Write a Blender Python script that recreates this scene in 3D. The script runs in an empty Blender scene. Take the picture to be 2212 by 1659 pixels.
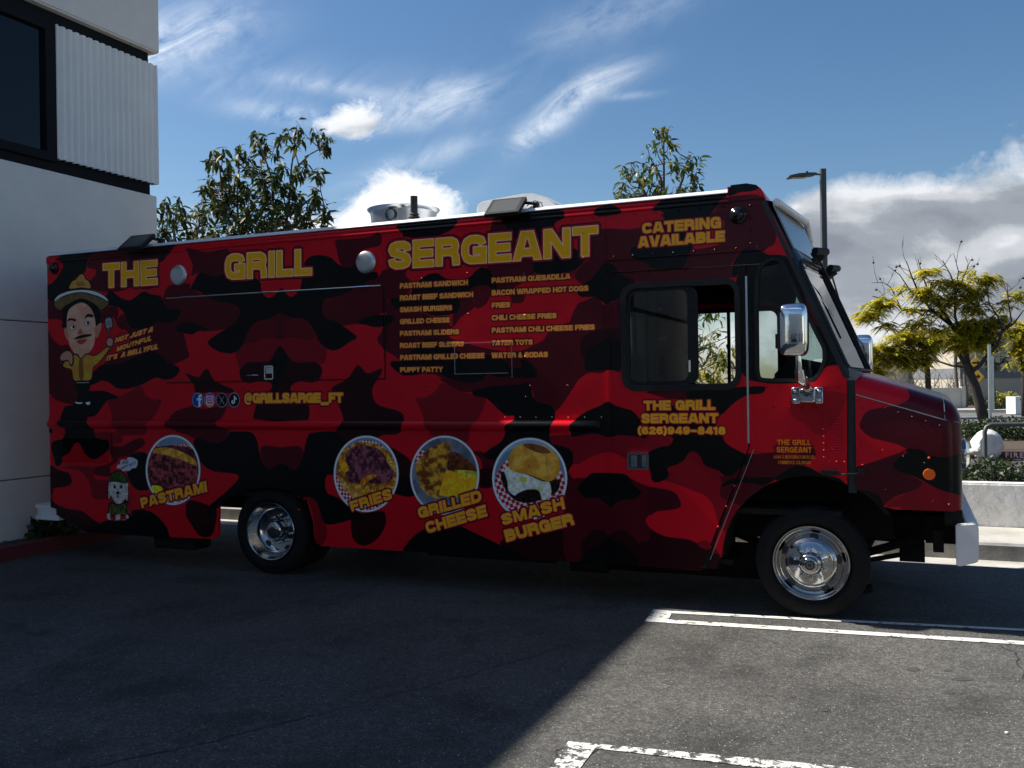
import bpy, bmesh, math, random
import numpy as np
from mathutils import Vector, Matrix
from mathutils.geometry import tessellate_polygon
random.seed(7); rng = np.random.RandomState(7)
sc = bpy.context.scene
C = bpy.context.collection
pi = math.pi
# ------------------------------------------------------------------ camera
FPX = 2020.0; ROLL = 0.015; CAMH = 1.71
cam = bpy.data.objects.new('camera', bpy.data.cameras.new('camera')); C.objects.link(cam)
cam.data.sensor_width = 36; cam.data.lens = FPX/2212*36
cam.data.clip_start = .05; cam.data.clip_end = 3000
cam.matrix_world = Matrix.Translation((0, 0, CAMH)) @ Matrix.Rotation(pi/2, 4, 'X') @ Matrix.Rotation(-ROLL, 4, 'Z')
sc.camera = cam
# ------------------------------------------------------------------ geometry of the place
TH = math.radians(23.038)                       # heading of the truck
D2 = Vector((math.cos(TH), -math.sin(TH)))      # along the truck, towards its nose
N2 = Vector((math.sin(TH), math.cos(TH)))       # away from the camera
R0 = Vector((-4.8007, 9.6931)); C0 = R0.dot(N2)
GZ = -0.02
def ray(px, py):
    x = px/1.85172-1106; y = py/1.85172-829.5
    c, s = math.cos(ROLL), math.sin(ROLL)
    return (x*c-y*s)/FPX, -(x*s+y*c)/FPX
def side(px, py, off=0.0):
    rx, rz = ray(px, py); t = (C0+off)/(rx*N2.x+N2.y)
    return (Vector((rx*t, t))-R0).dot(D2), CAMH+rz*t
def grd(px, py, h=GZ):
    rx, rz = ray(px, py); t = (h-CAMH)/rz; return Vector((rx*t, t, h))
def at(px, py, Y):
    rx, rz = ray(px, py); return Vector((rx*Y, Y, CAMH+rz*Y))
def TL(n, x, y):
    O = {1:(180,900),2:(180,1500),3:(900,850),4:(900,1500),5:(1600,750),6:(1600,1500),7:(2300,700),8:(2300,1500),9:(3000,1350),10:(2800,500)}[n]
    k = 1659/900 if n == 9 else 1659/800
    return O[0]+x/k, O[1]+y/k
def SH(n, x, y, off=0.0): return side(*TL(n, x, y), off)
def tw(s, y, h=0): p = R0+D2*s+N2*y; return Vector((p.x, p.y, h))   # truck frame -> world
# ------------------------------------------------------------------ sky, sun, exposure
SUN_EL = math.radians(47.0)
sdir = (Matrix.Rotation(math.radians(1.3), 2) @ D2)     # the way the light travels, in plan
world = bpy.data.worlds.new('World'); sc.world = world; world.use_nodes = True
sun = bpy.data.objects.new('sun', bpy.data.lights.new('sun', 'SUN')); C.objects.link(sun)
sun.data.energy = 4.7; sun.data.angle = math.radians(.6); sun.data.color = (1, .95, .86)
L = Vector((sdir.x*math.cos(SUN_EL), sdir.y*math.cos(SUN_EL), -math.sin(SUN_EL)))
sun.rotation_euler = L.to_track_quat('-Z', 'Y').to_euler()
sc.view_settings.view_transform = 'Standard'; sc.view_settings.look = 'None'
sc.view_settings.gamma = 1; sc.view_settings.use_curve_mapping = False
sc.view_settings.exposure = 0.90
sc.render.engine = 'CYCLES'
sc.cycles.max_bounces = 8; sc.cycles.transparent_max_bounces = 16
def build_world():
    nt = world.node_tree; nt.nodes.clear(); N = nt.nodes; K = nt.links
    def V(x): return x
    def m(op, a, b=None, c=None, clamp=False):
        n = N.new('ShaderNodeMath'); n.operation = op; n.use_clamp = clamp
        for i, v in enumerate((a, b, c)):
            if v is None: continue
            if isinstance(v, (int, float)): n.inputs[i].default_value = v
            else: K.new(v, n.inputs[i])
        return n.outputs[0]
    out = N.new('ShaderNodeOutputWorld'); bg = N.new('ShaderNodeBackground'); bg.inputs[1].default_value = 0.07
    K.new(bg.outputs[0], out.inputs[0])
    sky = N.new('ShaderNodeTexSky'); sky.sky_type = 'NISHITA'; sky.sun_disc = False
    sky.sun_elevation = SUN_EL; sky.sun_rotation = math.atan2(-sdir.x, -sdir.y)
    sky.air_density = 1.0; sky.dust_density = .6; sky.ozone_density = 2.0
    tc = N.new('ShaderNodeTexCoord'); sep = N.new('ShaderNodeSeparateXYZ'); K.new(tc.outputs['Generated'], sep.inputs[0])
    X, Y, Z = sep.outputs
    ys = m('MAXIMUM', Y, .08)
    u = m('DIVIDE', X, ys); v = m('DIVIDE', Z, ys)
    front = m('MULTIPLY', m('SUBTRACT', Y, .1), 6, clamp=True)
    def noise(vec, scale, detail=8, rough=.6, dist=0):
        n = N.new('ShaderNodeTexNoise'); n.inputs['Scale'].default_value = scale; n.inputs['Detail'].default_value = detail
        n.inputs['Roughness'].default_value = rough; n.inputs['Distortion'].default_value = dist; K.new(vec, n.inputs['Vector']); return n.outputs[0]
    def comb(a, b, c=0.0):
        n = N.new('ShaderNodeCombineXYZ')
        for i, q in enumerate((a, b, c)):
            if isinstance(q, (int, float)): n.inputs[i].default_value = q
            else: K.new(q, n.inputs[i])
        return n.outputs[0]
    def blob(x, y, lx, ly, ang, amp):        # an ellipse in the sky, x y in D pixels
        cx = (x-1106)/FPX; cz = (829.5-y)/FPX - ROLL*(x-1106)/FPX*-1; a = math.radians(ang)
        du = m('SUBTRACT', u, cx); dv = m('SUBTRACT', v, cz)
        p = m('DIVIDE', m('ADD', m('MULTIPLY', du, math.cos(a)), m('MULTIPLY', dv, math.sin(a))), lx/FPX)
        q = m('DIVIDE', m('SUBTRACT', m('MULTIPLY', dv, math.cos(a)), m('MULTIPLY', du, math.sin(a))), ly/FPX)
        r2 = m('ADD', m('MULTIPLY', p, p), m('MULTIPLY', q, q))
        return m('MULTIPLY', m('EXPONENT', m('MULTIPLY', r2, -1.0)), amp)
    def total(bl):
        t = bl[0]
        for b in bl[1:]: t = m('ADD', t, b)
        return t
    ci = total([blob(*b) for b in [(400,60,150,62,12,.95),(345,100,50,45,45,.5),(1215,245,105,30,40,1.0),(1310,185,95,26,22,.8),(1150,290,45,20,30,.75),(1375,215,55,8,5,.4),(1330,45,190,45,18,.34),(640,235,120,22,-8,.8),(740,178,150,16,-10,.35),(960,205,130,34,8,.85),(900,250,120,28,4,.5),(900,345,150,26,18,.55),(620,160,240,40,0,.22),(1000,420,60,20,20,.2)]])
    cu = total([blob(*b) for b in [(775,238,62,42,20,1.1),(725,262,60,26,0,.85),(830,262,60,26,10,.62),(870,420,85,60,0,1.15),(930,450,85,55,0,1.0),(790,470,90,50,0,1.0),(700,500,160,50,0,.95),(500,480,200,40,0,.5)]])
    bank = total([blob(*b) for b in [(2230,640,350,225,3,1.25),(1790,620,120,150,0,1.0),(1930,530,150,110,6,.85),(1770,500,90,70,0,.75),(2500,600,300,260,0,1.1),(1600,760,500,70,0,.7)]])
    w1 = comb(m('ADD', m('MULTIPLY', u, .86), m('MULTIPLY', v, .5)), m('MULTIPLY', m('SUBTRACT', m('MULTIPLY', v, .86), m('MULTIPLY', u, .5)), 2.6))
    nc = noise(w1, 9, 10, .68, .9); nf = noise(comb(u, m('MULTIPLY', v, 1.25)), 13, 14, .70, .35); nb = noise(comb(u, m('MULTIPLY', v, 1.8), 3.3), 5.5, 8, .58, .25)
    cim = m('MULTIPLY', ci, m('MULTIPLY', m('SUBTRACT', m('ADD', m('MULTIPLY', nc, .65), m('MULTIPLY', nf, .35)), .38), 4.2, clamp=True), clamp=True)
    cum = m('MULTIPLY', m('SUBTRACT', m('ADD', cu, m('MULTIPLY', m('SUBTRACT', nf, .5), 3.4)), .46), 1.25, clamp=True)
    cum = m('MULTIPLY', cum, m('MULTIPLY', cu, 3.0, clamp=True))
    bkm = m('MULTIPLY', m('SUBTRACT', m('ADD', bank, m('ADD', m('MULTIPLY', m('SUBTRACT', nb, .5), .9), m('MULTIPLY', m('SUBTRACT', nf, .5), .8))), .46), 3.0, clamp=True)
    # shade of the bank: bright near its edge, grey inside
    def ramp(v, stops):
        r = N.new('ShaderNodeValToRGB'); r.color_ramp.interpolation = 'EASE'
        e = r.color_ramp.elements
        while len(e) < len(stops): e.new(.5)
        for k, (p, c) in enumerate(stops): e[k].position = p; e[k].color = (c[0], c[1], c[2], 1)
        K.new(v, r.inputs[0]); return r.outputs[0]
    def mix(f, a, b):
        n = N.new('ShaderNodeMix'); n.data_type = 'RGBA'
        if isinstance(f, (int, float)): n.inputs[0].default_value = f
        else: K.new(f, n.inputs[0])
        for i, q in ((6, a), (7, b)):
            if isinstance(q, tuple): n.inputs[i].default_value = (*q, 1)
            else: K.new(q, n.inputs[i])
        return n.outputs[2]
    nb2 = noise(comb(u, m('MULTIPLY', v, 2.4), 8.1), 7, 6, .5, .2)
    def scal(col, k):
        n = N.new('ShaderNodeVectorMath'); n.operation = 'SCALE'; K.new(col, n.inputs[0]); n.inputs[3].default_value = k; return n.outputs[0]
    bsh = m('ADD', m('MULTIPLY', m('SUBTRACT', bank, .28), .42), m('ADD', m('MULTIPLY', m('SUBTRACT', nb2, .48), 2.3), m('MULTIPLY', m('SUBTRACT', nf, .5), -.7)), clamp=True)
    bcol = scal(ramp(bsh, [(0, (.60,.62,.65)), (.25, (.44,.46,.49)), (.6, (.25,.275,.31)), (1, (.19,.21,.25))]), 11)
    ccol = scal(ramp(m('ADD', m('MULTIPLY', m('SUBTRACT', nb2, .5), 2.6), .5, clamp=True), [(0, (.38,.40,.44)), (.4, (.68,.70,.73)), (1, (1,1,1))]), 10.5)
    # a loose field of clouds over the rest of the sky
    zz = m('ADD', m('MAXIMUM', Z, 0.0), .18)
    g = noise(comb(m('DIVIDE', X, zz), m('DIVIDE', Y, zz), 1.7), 1.1, 8, .6, .3)
    gm = m('MULTIPLY', m('MULTIPLY', m('SUBTRACT', g, .54), 4, clamp=True), m('SUBTRACT', 1.0, front))
    gm = m('MULTIPLY', gm, .8)
    skyc = N.new('ShaderNodeHueSaturation'); K.new(sky.outputs[0], skyc.inputs['Color']); skyc.inputs['Saturation'].default_value = 1.22; skyc.inputs['Value'].default_value = .82
    col = mix(gm, skyc.outputs[0], (9, 9.3, 9.8))
    col = mix(m('MULTIPLY', m('MULTIPLY', cim, .72), front), col, (8.8, 9.2, 9.7))
    col = mix(m('MULTIPLY', bkm, front), col, bcol)
    col = mix(m('MULTIPLY', cum, front), col, ccol)
    K.new(col, bg.inputs[0])
build_world()
world.cycles.sampling_method = 'MANUAL'; world.cycles.sample_map_resolution = 512
# ------------------------------------------------------------------ materials
def mat(name, col, rough=.6, metal=0, spec=None, coat=0, noise=None, bump=None, emit=None):
    m = bpy.data.materials.new(name); m.use_nodes = True
    nt = m.node_tree; b = nt.nodes['Principled BSDF']
    b.inputs['Base Color'].default_value = (*col, 1); b.inputs['Roughness'].default_value = rough; b.inputs['Metallic'].default_value = metal
    if spec is not None: b.inputs['Specular IOR Level'].default_value = spec
    if coat: b.inputs['Coat Weight'].default_value = coat; b.inputs['Coat Roughness'].default_value = .06
    tc = nt.nodes.new('ShaderNodeTexCoord')
    if noise:
        col2, scale = noise[:2]
        n = nt.nodes.new('ShaderNodeTexNoise'); n.inputs['Scale'].default_value = scale; n.inputs['Detail'].default_value = 8; n.inputs['Roughness'].default_value = .65
        nt.links.new(tc.outputs['Object'], n.inputs[0])
        r = nt.nodes.new('ShaderNodeValToRGB'); r.color_ramp.elements[0].position = .32; r.color_ramp.elements[1].position = .7
        r.color_ramp.elements[0].color = (*col, 1); r.color_ramp.elements[1].color = (*col2, 1)
        nt.links.new(n.outputs[0], r.inputs[0]); nt.links.new(r.outputs[0], b.inputs['Base Color'])
    if bump:
        n = nt.nodes.new('ShaderNodeTexNoise'); n.inputs['Scale'].default_value = bump[0]; n.inputs['Detail'].default_value = 6
        nt.links.new(tc.outputs['Object'], n.inputs[0])
        q = nt.nodes.new('ShaderNodeBump'); q.inputs['Strength'].default_value = bump[1]; q.inputs['Distance'].default_value = bump[2]
        nt.links.new(n.outputs[0], q.inputs['Height']); nt.links.new(q.outputs[0], b.inputs['Normal'])
    return m
M = {}
M['black'] = mat('black_rubber', (.009,.009,.009), .5, spec=.25, noise=((.02,.02,.021), 30))
M['tyre'] = mat('tyre_rubber', (.008,.008,.008), .85, spec=.2, noise=((.015,.0145,.014), 12))
M['under'] = mat('chassis_black', (.006,.006,.006), .8, spec=.2, noise=((.014,.013,.012), 9))
M['chrome'] = mat('chrome', (.82,.83,.85), .07, 1, bump=(14, .06, .01))
M['steel'] = mat('polished_steel', (.6,.61,.63), .16, 1, bump=(8, .12, .01))
M['alu'] = mat('aluminium', (.62,.64,.66), .33, 1, noise=((.5,.52,.54), 6))
M['white'] = mat('white_paint', (.8,.8,.79), .35, coat=.2, noise=((.72,.72,.71), 5))
M['roofwhite'] = mat('roof_white', (.82,.83,.84), .5, noise=((.7,.71,.72), 4))
M['amber'] = mat('amber_lens', (.85,.13,.01), .25)
M['lens'] = mat('dark_lens', (.008,.008,.009), .12)
M['grey'] = mat('grey_metal', (.2,.21,.22), .45, noise=((.15,.16,.17), 10))
M['inner'] = mat('interior_grey', (.25,.25,.24), .6, noise=((.18,.18,.17), 4))
M['idark'] = mat('interior_dark', (.02,.02,.02), .8, noise=((.03,.03,.03), 5))
M['seat'] = mat('seat_fabric', (.05,.05,.055), .9, noise=((.08,.08,.085), 20))
M['pole'] = mat('pole_grey', (.07,.072,.075), .5, noise=((.05,.052,.055), 3))
def glass(name, tint, refl=.04, rough=0):
    m = bpy.data.materials.new(name); m.use_nodes = True; nt = m.node_tree; nt.nodes.clear()
    o = nt.nodes.new('ShaderNodeOutputMaterial'); mx = nt.nodes.new('ShaderNodeMixShader'); t = nt.nodes.new('ShaderNodeBsdfTransparent'); g = nt.nodes.new('ShaderNodeBsdfGlossy')
    f = nt.nodes.new('ShaderNodeFresnel'); f.inputs[0].default_value = 1.5
    a = nt.nodes.new('ShaderNodeMath'); a.operation = 'ADD'; a.use_clamp = True; nt.links.new(f.outputs[0], a.inputs[0]); a.inputs[1].default_value = refl
    t.inputs[0].default_value = (*tint, 1); g.inputs['Roughness'].default_value = rough
    nt.links.new(a.outputs[0], mx.inputs[0]); nt.links.new(t.outputs[0], mx.inputs[1]); nt.links.new(g.outputs[0], mx.inputs[2]); nt.links.new(mx.outputs[0], o.inputs[0])
    return m
M['glass'] = glass('clear_glass', (.72,.78,.76), .0)
M['slideglass'] = glass('tinted_glass', (.5,.53,.52), .015)
M['floodglass'] = glass('flood_glass', (.35,.36,.36), .1)
M['winglass'] = mat('dark_window_glass', (.004,.005,.008), .04, spec=.35)
M['lampglass'] = mat('lamp_glass', (.10,.10,.09), .2)
# ------------------------------------------------------------------ object helpers
def build(name, verts, faces, m, parent=None, smooth=False, uvf=None, loc=None, kind=None, auto=None, bevel=0, seg=2):
    me = bpy.data.meshes.new(name); me.from_pydata([tuple(v) for v in verts], [], faces); me.update()
    bm = bmesh.new(); bm.from_mesh(me); bmesh.ops.recalc_face_normals(bm, faces=bm.faces)
    if bevel:
        ed = [e for e in bm.edges if len(e.link_faces) == 2 and e.calc_face_angle(0) > .5]
        bmesh.ops.bevel(bm, geom=ed, offset=bevel, segments=seg, affect='EDGES', clamp_overlap=True)
    bm.to_mesh(me); bm.free()
    if smooth:
        me.polygons.foreach_set('use_smooth', [True]*len(me.polygons))
        if auto:
            me.set_sharp_from_angle(angle=math.radians(auto))
    if uvf:
        uv = me.uv_layers.new(name='UVMap'); co = me.vertices
        for l in me.loops:
            p = co[l.vertex_index].co; uv.data[l.index].uv = uvf(p)
    if isinstance(m, (list, tuple)):
        for q in m: me.materials.append(q)
    else: me.materials.append(m)
    o = bpy.data.objects.new(name, me); C.objects.link(o)
    if parent: o.parent = parent
    if loc: o.location = loc
    if kind: o['kind'] = kind
    return o
def tag(o, label=None, cat=None, group=None, kind=None):
    if label: o['label'] = label
    if cat: o['category'] = cat
    if group: o['group'] = group
    if kind: o['kind'] = kind
    return o
def empty(name, loc=(0,0,0), rz=0, **k):
    o = bpy.data.objects.new(name, None); C.objects.link(o); o.location = loc; o.rotation_euler = (0,0,rz); o.empty_display_size = .2
    return tag(o, **k)
def superbox(c, a, e=.35, n=28, taper=0):
    v = []; f = []; sg = lambda x, p_: math.copysign(abs(x)**p_, x)
    for i in range(1, n):
        t = -pi/2+pi*i/n
        for k in range(2*n):
            q = 2*pi*k/(2*n); z = sg(math.sin(t), e); r = sg(math.cos(t), e); w = 1-taper*(1-z)*.5
            v.append((c[0]+a[0]*r*sg(math.cos(q), e)*w, c[1]+a[1]*r*sg(math.sin(q), e), c[2]+a[2]*z))
    m = 2*n
    for i in range(n-2):
        for k in range(m): f.append((i*m+k, i*m+(k+1)%m, (i+1)*m+(k+1)%m, (i+1)*m+k))
    f += [tuple(range(m))[::-1], tuple(range((n-2)*m, (n-1)*m))]; g = G(); g.add(v, f); return g
class G:
    "collects simple solids"
    def __init__(s): s.v = []; s.f = []
    def add(s, v, f):
        n = len(s.v); s.v += [tuple(p) for p in v]; s.f += [tuple(i+n for i in q) for q in f]; return s
    def box(s, a, b, mtx=None):
        x0,y0,z0 = a; x1,y1,z1 = b
        v = [Vector(p) for p in ((x0,y0,z0),(x1,y0,z0),(x1,y1,z0),(x0,y1,z0),(x0,y0,z1),(x1,y0,z1),(x1,y1,z1),(x0,y1,z1))]
        if mtx: v = [mtx @ p for p in v]
        return s.add(v, [(0,3,2,1),(4,5,6,7),(0,1,5,4),(1,2,6,5),(2,3,7,6),(3,0,4,7)])
    def tube(s, pts, rad, n=8, cap=True):
        pts = [Vector(p) for p in pts]; rs = rad if isinstance(rad, (list, tuple)) else [rad]*len(pts)
        rings = []; up = None
        for i, p in enumerate(pts):
            d = (pts[min(i+1, len(pts)-1)]-pts[max(i-1, 0)]).normalized()
            if up is None:
                up = Vector((0,0,1)) if abs(d.z) < .9 else Vector((1,0,0))
            a = d.cross(up).normalized(); b = a.cross(d).normalized(); up = b
            rings.append([p+(a*math.cos(2*pi*k/n)+b*math.sin(2*pi*k/n))*rs[i] for k in range(n)])
        v = [q for r in rings for q in r]; f = []
        for i in range(len(pts)-1):
            for k in range(n): f.append((i*n+k, i*n+(k+1)%n, (i+1)*n+(k+1)%n, (i+1)*n+k))
        if cap: f.append(tuple(range(n))[::-1]); f.append(tuple(range((len(pts)-1)*n, len(pts)*n)))
        return s.add(v, f)
    def lathe(s, prof, c=(0,0,0), axis='y', n=32):
        v = []; f = []; m_ = len(prof)
        for k in range(n):
            a = 2*pi*k/n
            for r, t in prof:
                if axis == 'y': v.append((c[0]+r*math.cos(a), c[1]+t, c[2]+r*math.sin(a)))
                elif axis == 'z': v.append((c[0]+r*math.cos(a), c[1]+r*math.sin(a), c[2]+t))
                else: v.append((c[0]+t, c[1]+r*math.cos(a), c[2]+r*math.sin(a)))
        for k in range(n):
            for i in range(m_-1): f.append((k*m_+i, k*m_+i+1, ((k+1)%n)*m_+i+1, ((k+1)%n)*m_+i))
        return s.add(v, f)
    def dome(s, c, r, h, n=8, rings=2, axis=-1):
        v = []; f = []
        for j in range(rings):
            a = pi/2*j/rings
            for k in range(n): v.append((c[0]+r*math.cos(a)*math.cos(2*pi*k/n), c[1]+axis*h*math.sin(a), c[2]+r*math.cos(a)*math.sin(2*pi*k/n)))
        v.append((c[0], c[1]+axis*h, c[2])); t = len(v)-1
        for j in range(rings-1):
            for k in range(n): f.append((j*n+k, j*n+(k+1)%n, (j+1)*n+(k+1)%n, (j+1)*n+k))
        for k in range(n): f.append(((rings-1)*n+k, (rings-1)*n+(k+1)%n, t))
        return s.add(v, f)
    def plate(s, outer, holes=(), y0=0, y1=.03):
        "polygon with holes in the (x,z) plane, thickness along y"
        loops = [list(outer)]+[list(h) for h in holes]
        tr = tessellate_polygon([[Vector((a, b, 0)) for a, b in l] for l in loops])
        flat = [p for l in loops for p in l]; n = len(flat)
        v = [(a, y0, b) for a, b in flat]+[(a, y1, b) for a, b in flat]
        f = [tuple(t) for t in tr]+[tuple(i+n for i in t[::-1]) for t in tr]
        k = 0
        for l in loops:
            for i in range(len(l)):
                a = k+i; b = k+(i+1)%len(l); f.append((a, b, b+n, a+n))
            k += len(l)
        return s.add(v, f)
    def make(s, name, m, parent=None, **k): return build(name, s.v, s.f, m, parent, **k)
def rrect(x0, z0, x1, z1, r, n=6):
    p = []
    for cx, cz, a in ((x1-r,z1-r,0),(x0+r,z1-r,90),(x0+r,z0+r,180),(x1-r,z0+r,270)):
        for k in range(n+1):
            t = math.radians(a+90*k/n); p.append((cx+r*math.cos(t), cz+r*math.sin(t)))
    return p
def rpoly(pts, r, n=5):
    "polygon with rounded corners (r per corner or one)"
    out = []; m_ = len(pts); rs = r if isinstance(r, (list, tuple)) else [r]*m_
    for i in range(m_):
        p = Vector(pts[i]); a = (Vector(pts[i-1])-p); b = (Vector(pts[(i+1) % m_])-p)
        la, lb = a.length, b.length; a.normalize(); b.normalize(); t = min(rs[i], la*.49, lb*.49)
        A = p+a*t; B = p+b*t
        for k in range(n+1):
            q = k/n; c = A*(1-q)**2+p*2*q*(1-q)+B*q*q; out.append((c.x, c.y))
    return out
def offset(poly, d):
    c = Vector((sum(p[0] for p in poly)/len(poly), sum(p[1] for p in poly)/len(poly))); out = []
    n = len(poly)
    area = sum(poly[i][0]*poly[(i+1)%n][1]-poly[(i+1)%n][0]*poly[i][1] for i in range(n)); sg = 1 if area > 0 else -1
    for i in range(n):
        a = Vector(poly[(i+1)%n])-Vector(poly[i-1])
        if a.length < 1e-9: a = Vector((1, 0))
        a.normalize(); nn = Vector((a.y, -a.x))*sg
        out.append((poly[i][0]+nn.x*d, poly[i][1]+nn.y*d))
    return out
def prism(g, poly, z0, z1):
    n = len(poly); tr = tessellate_polygon([[Vector((a, b, 0)) for a, b in poly]])
    return g.add([(a, b, z0) for a, b in poly]+[(a, b, z1) for a, b in poly], [tuple(t) for t in tr]+[tuple(i+n for i in t[::-1]) for t in tr]+[(i, (i+1)%n, (i+1)%n+n, i+n) for i in range(n)])
def copy_tree(o, parent=None):
    c = o.copy(); C.objects.link(c)
    if parent: c.parent = parent
    for ch in list(o.children): copy_tree(ch, c)
    return c
# ------------------------------------------------------------------ the printed wrap: one generated picture in truck coordinates
PX = 340.0; S0, S1, H0, H1 = -.15, 8.75, .2, 3.25
CW, CH = int((S1-S0)*PX), int((H1-H0)*PX)
CV = np.zeros((CH, CW, 3), np.float32)
def cp(n, x, y):
    s, h = SH(n, x, y); return ((s-S0)*PX, (h-H0)*PX)
def poly(*segs):
    out = []
    for i in range(0, len(segs), 2): out += [cp(segs[i], *p) for p in segs[i+1]]
    return np.array(out, np.float64)
def smooth(p, k=4):
    n = len(p); out = []
    for i in range(n):
        a, b, c, d = p[i-1], p[i], p[(i+1) % n], p[(i+2) % n]
        for j in range(k):
            t = j/k; out.append(.5*((2*b)+(-a+c)*t+(2*a-5*b+4*c-d)*t*t+(-a+3*b-3*c+d)*t**3))
    return np.array(out)
def coverage(p, SS=3):
    x0, y0 = np.floor(p.min(0)).astype(int)-1; x1, y1 = np.ceil(p.max(0)).astype(int)+2
    x0 = max(x0, 0); y0 = max(y0, 0); x1 = min(x1, CW); y1 = min(y1, CH)
    if x1 <= x0 or y1 <= y0: return None
    a = p; b = np.roll(p, -1, 0); cov = np.zeros((y1-y0, x1-x0), np.float32); w = x1-x0
    for j in range((y1-y0)*SS):
        y = y0+(j+.5)/SS; msk = (a[:,1] <= y) != (b[:,1] <= y)
        if not msk.any(): continue
        A = a[msk]; B = b[msk]; xs = np.sort(A[:,0]+(y-A[:,1])*(B[:,0]-A[:,0])/(B[:,1]-A[:,1]))-x0
        row = cov[j//SS]
        for q in range(0, len(xs)-1, 2):
            l = min(max(xs[q], 0), w-.001); r = min(max(xs[q+1], 0), w-.001); il = int(l); ir = int(r)
            if il == ir: row[il] += r-l
            else: row[il] += il+1-l; row[il+1:ir] += 1; row[ir] += r-ir
    return x0, y0, np.clip(cov/SS, 0, 1)
def vnoise(h, w, cell, seed=0, octs=4):
    r = np.random.RandomState(seed); out = np.zeros((h, w), np.float32); amp = 1; tot = 0
    for o in range(octs):
        c = max(cell/2**o, 1.2); gh, gw = int(h/c)+3, int(w/c)+3; g = r.rand(gh, gw)
        yy = np.arange(h)/c; xx = np.arange(w)/c; yi = yy.astype(int); xi = xx.astype(int); fy = yy-yi; fx = xx-xi
        fy = fy*fy*(3-2*fy); fx = fx*fx*(3-2*fx)
        a = g[yi][:, xi]; b = g[yi][:, xi+1]; c_ = g[yi+1][:, xi]; d = g[yi+1][:, xi+1]
        v = (a*(1-fx)+b*fx)*(1-fy)[:, None]+(c_*(1-fx)+d*fx)*fy[:, None]
        out += amp*v; tot += amp; amp *= .55
    return out/tot
def blend(x0, y0, cov, col):
    h, w = cov.shape; t = CV[y0:y0+h, x0:x0+w]; t += (col-t)*cov[..., None]
def c3(c): return np.array(c, np.float32)/255
def fill(p, col, col2=None, cell=12, seed=1, mask=None, sm=True, contrast=1.6, alpha=1.0):
    if sm: p = smooth(p)
    r = coverage(p)
    if r is None: return
    x0, y0, cov = r
    if mask is not None: cov = cov*mask[y0:y0+cov.shape[0], x0:x0+cov.shape[1]]
    cc = c3(col)
    if col2 is not None:
        n = np.clip((vnoise(cov.shape[0], cov.shape[1], cell, seed)-.5)*contrast*2+.5, 0, 1)[..., None]; cc = cc*(1-n)+c3(col2)*n
    blend(x0, y0, cov*alpha, cc)
R_, D_, M_, X_, K_ = (204,13,33), (132,10,28), (80,9,22), (42,6,12), (8,8,9)
CV[:] = c3(R_)
def camo(col, *segs): fill(poly(*segs), col)
camo(D_, 3, [(270,905),(380,880),(465,835),(560,870),(660,880),(710,920),(750,980),(790,1070),(850,1130),(830,1250),(740,1240),(590,1240),(520,1170),(465,1110),(420,1170),(380,1240),(200,1245),(130,1290),(110,1220),(95,1160),(170,1070),(200,980)])
camo((98,9,22), 3, [(200,980),(270,905),(380,880),(465,835),(560,870),(660,880),(710,920),(760,1010),(700,1060),(600,1040),(500,1040),(465,1050),(430,1040),(330,1050),(200,1090),(170,1070)])
camo(M_, 3, [(370,885),(465,835),(575,880),(500,920),(500,1030),(465,1050),(430,1030),(430,920)])
camo(M_, 1, [(440,200),(390,250),(345,345),(420,370),(415,420),(370,470),(390,530),(520,560),(640,545),(720,520),(900,520),(950,310),(1000,270),(1080,150),(800,165)])
camo(X_, 1, [(700,170),(690,250),(720,310),(820,290),(950,310),(1010,260),(1080,145),(900,150)])
camo(M_, 1, [(1185,190),(1190,250),(1225,330),(1215,420),(1270,400),(1400,430),(1480,400),(1520,300),(1520,200),(1440,210),(1320,222)])
camo(M_, 1, [(22,640),(70,650),(150,730),(160,800),(100,780),(22,770)])
camo(M_, 1, [(22,890),(60,940),(130,1000),(180,990),(210,1040),(120,1080),(150,1180),(220,1220),(240,1300),(265,1400),(250,1480),(180,1480),(90,1450),(45,1400),(15,1340)])
camo(M_, 1, [(455,740),(560,668),(610,700),(590,800),(560,760),(470,820)])
camo(M_, 1, [(590,800),(640,740),(670,750),(690,840),(780,860),(860,850),(930,805),(1010,820),(1080,800),(1110,770),(1230,815),(1130,820),(1100,850),(1105,885),(1160,900),(1190,1020),(1208,1080),(1180,1110),(1060,1160),(1010,1130),(930,1060),(850,1050),(720,1110),(600,1155),(480,1160),(560,1100),(700,1000),(680,880),(620,860)])
camo(M_, 1, [(975,630),(1010,520),(1080,490),(1200,490),(1212,530),(1340,590),(1430,630),(1570,655),(1620,700),(1610,775),(1530,850),(1480,870),(1350,880),(1340,855),(1230,815),(1120,770),(1132,740),(1120,700),(1030,690),(980,640)])
camo(X_, 1, [(1180,1230),(1282,1262),(1320,1215),(1358,1195),(1390,1255),(1440,1310),(1555,1360),(1560,1385),(1500,1395),(1420,1385),(1260,1390),(1240,1340),(1215,1290)])
camo(M_, 2, [(1220,260),(1330,280),(1500,250),(1490,310),(1470,350),(1440,390),(1460,420),(1530,450),(1520,480),(1480,550),(1400,570),(1300,530),(1240,525),(1190,500),(1100,470),(1040,440),(1015,410),(1030,370),(1060,320),(1110,290)])
camo(D_, 2, [(530,200),(640,170),(790,90),(830,160),(890,200),(965,205),(930,300),(870,400),(835,490),(740,500),(640,500),(600,470),(570,380),(545,290)])
camo(D_, 2, [(420,480),(600,480),(640,520),(640,560),(580,570),(540,600),(450,560)])
camo(M_, 2, [(535,600),(640,590),(700,560),(760,530),(815,530),(825,580),(770,620),(700,670),(610,690),(600,720),(540,760),(540,840),(400,820),(405,770),(560,720)])
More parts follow.
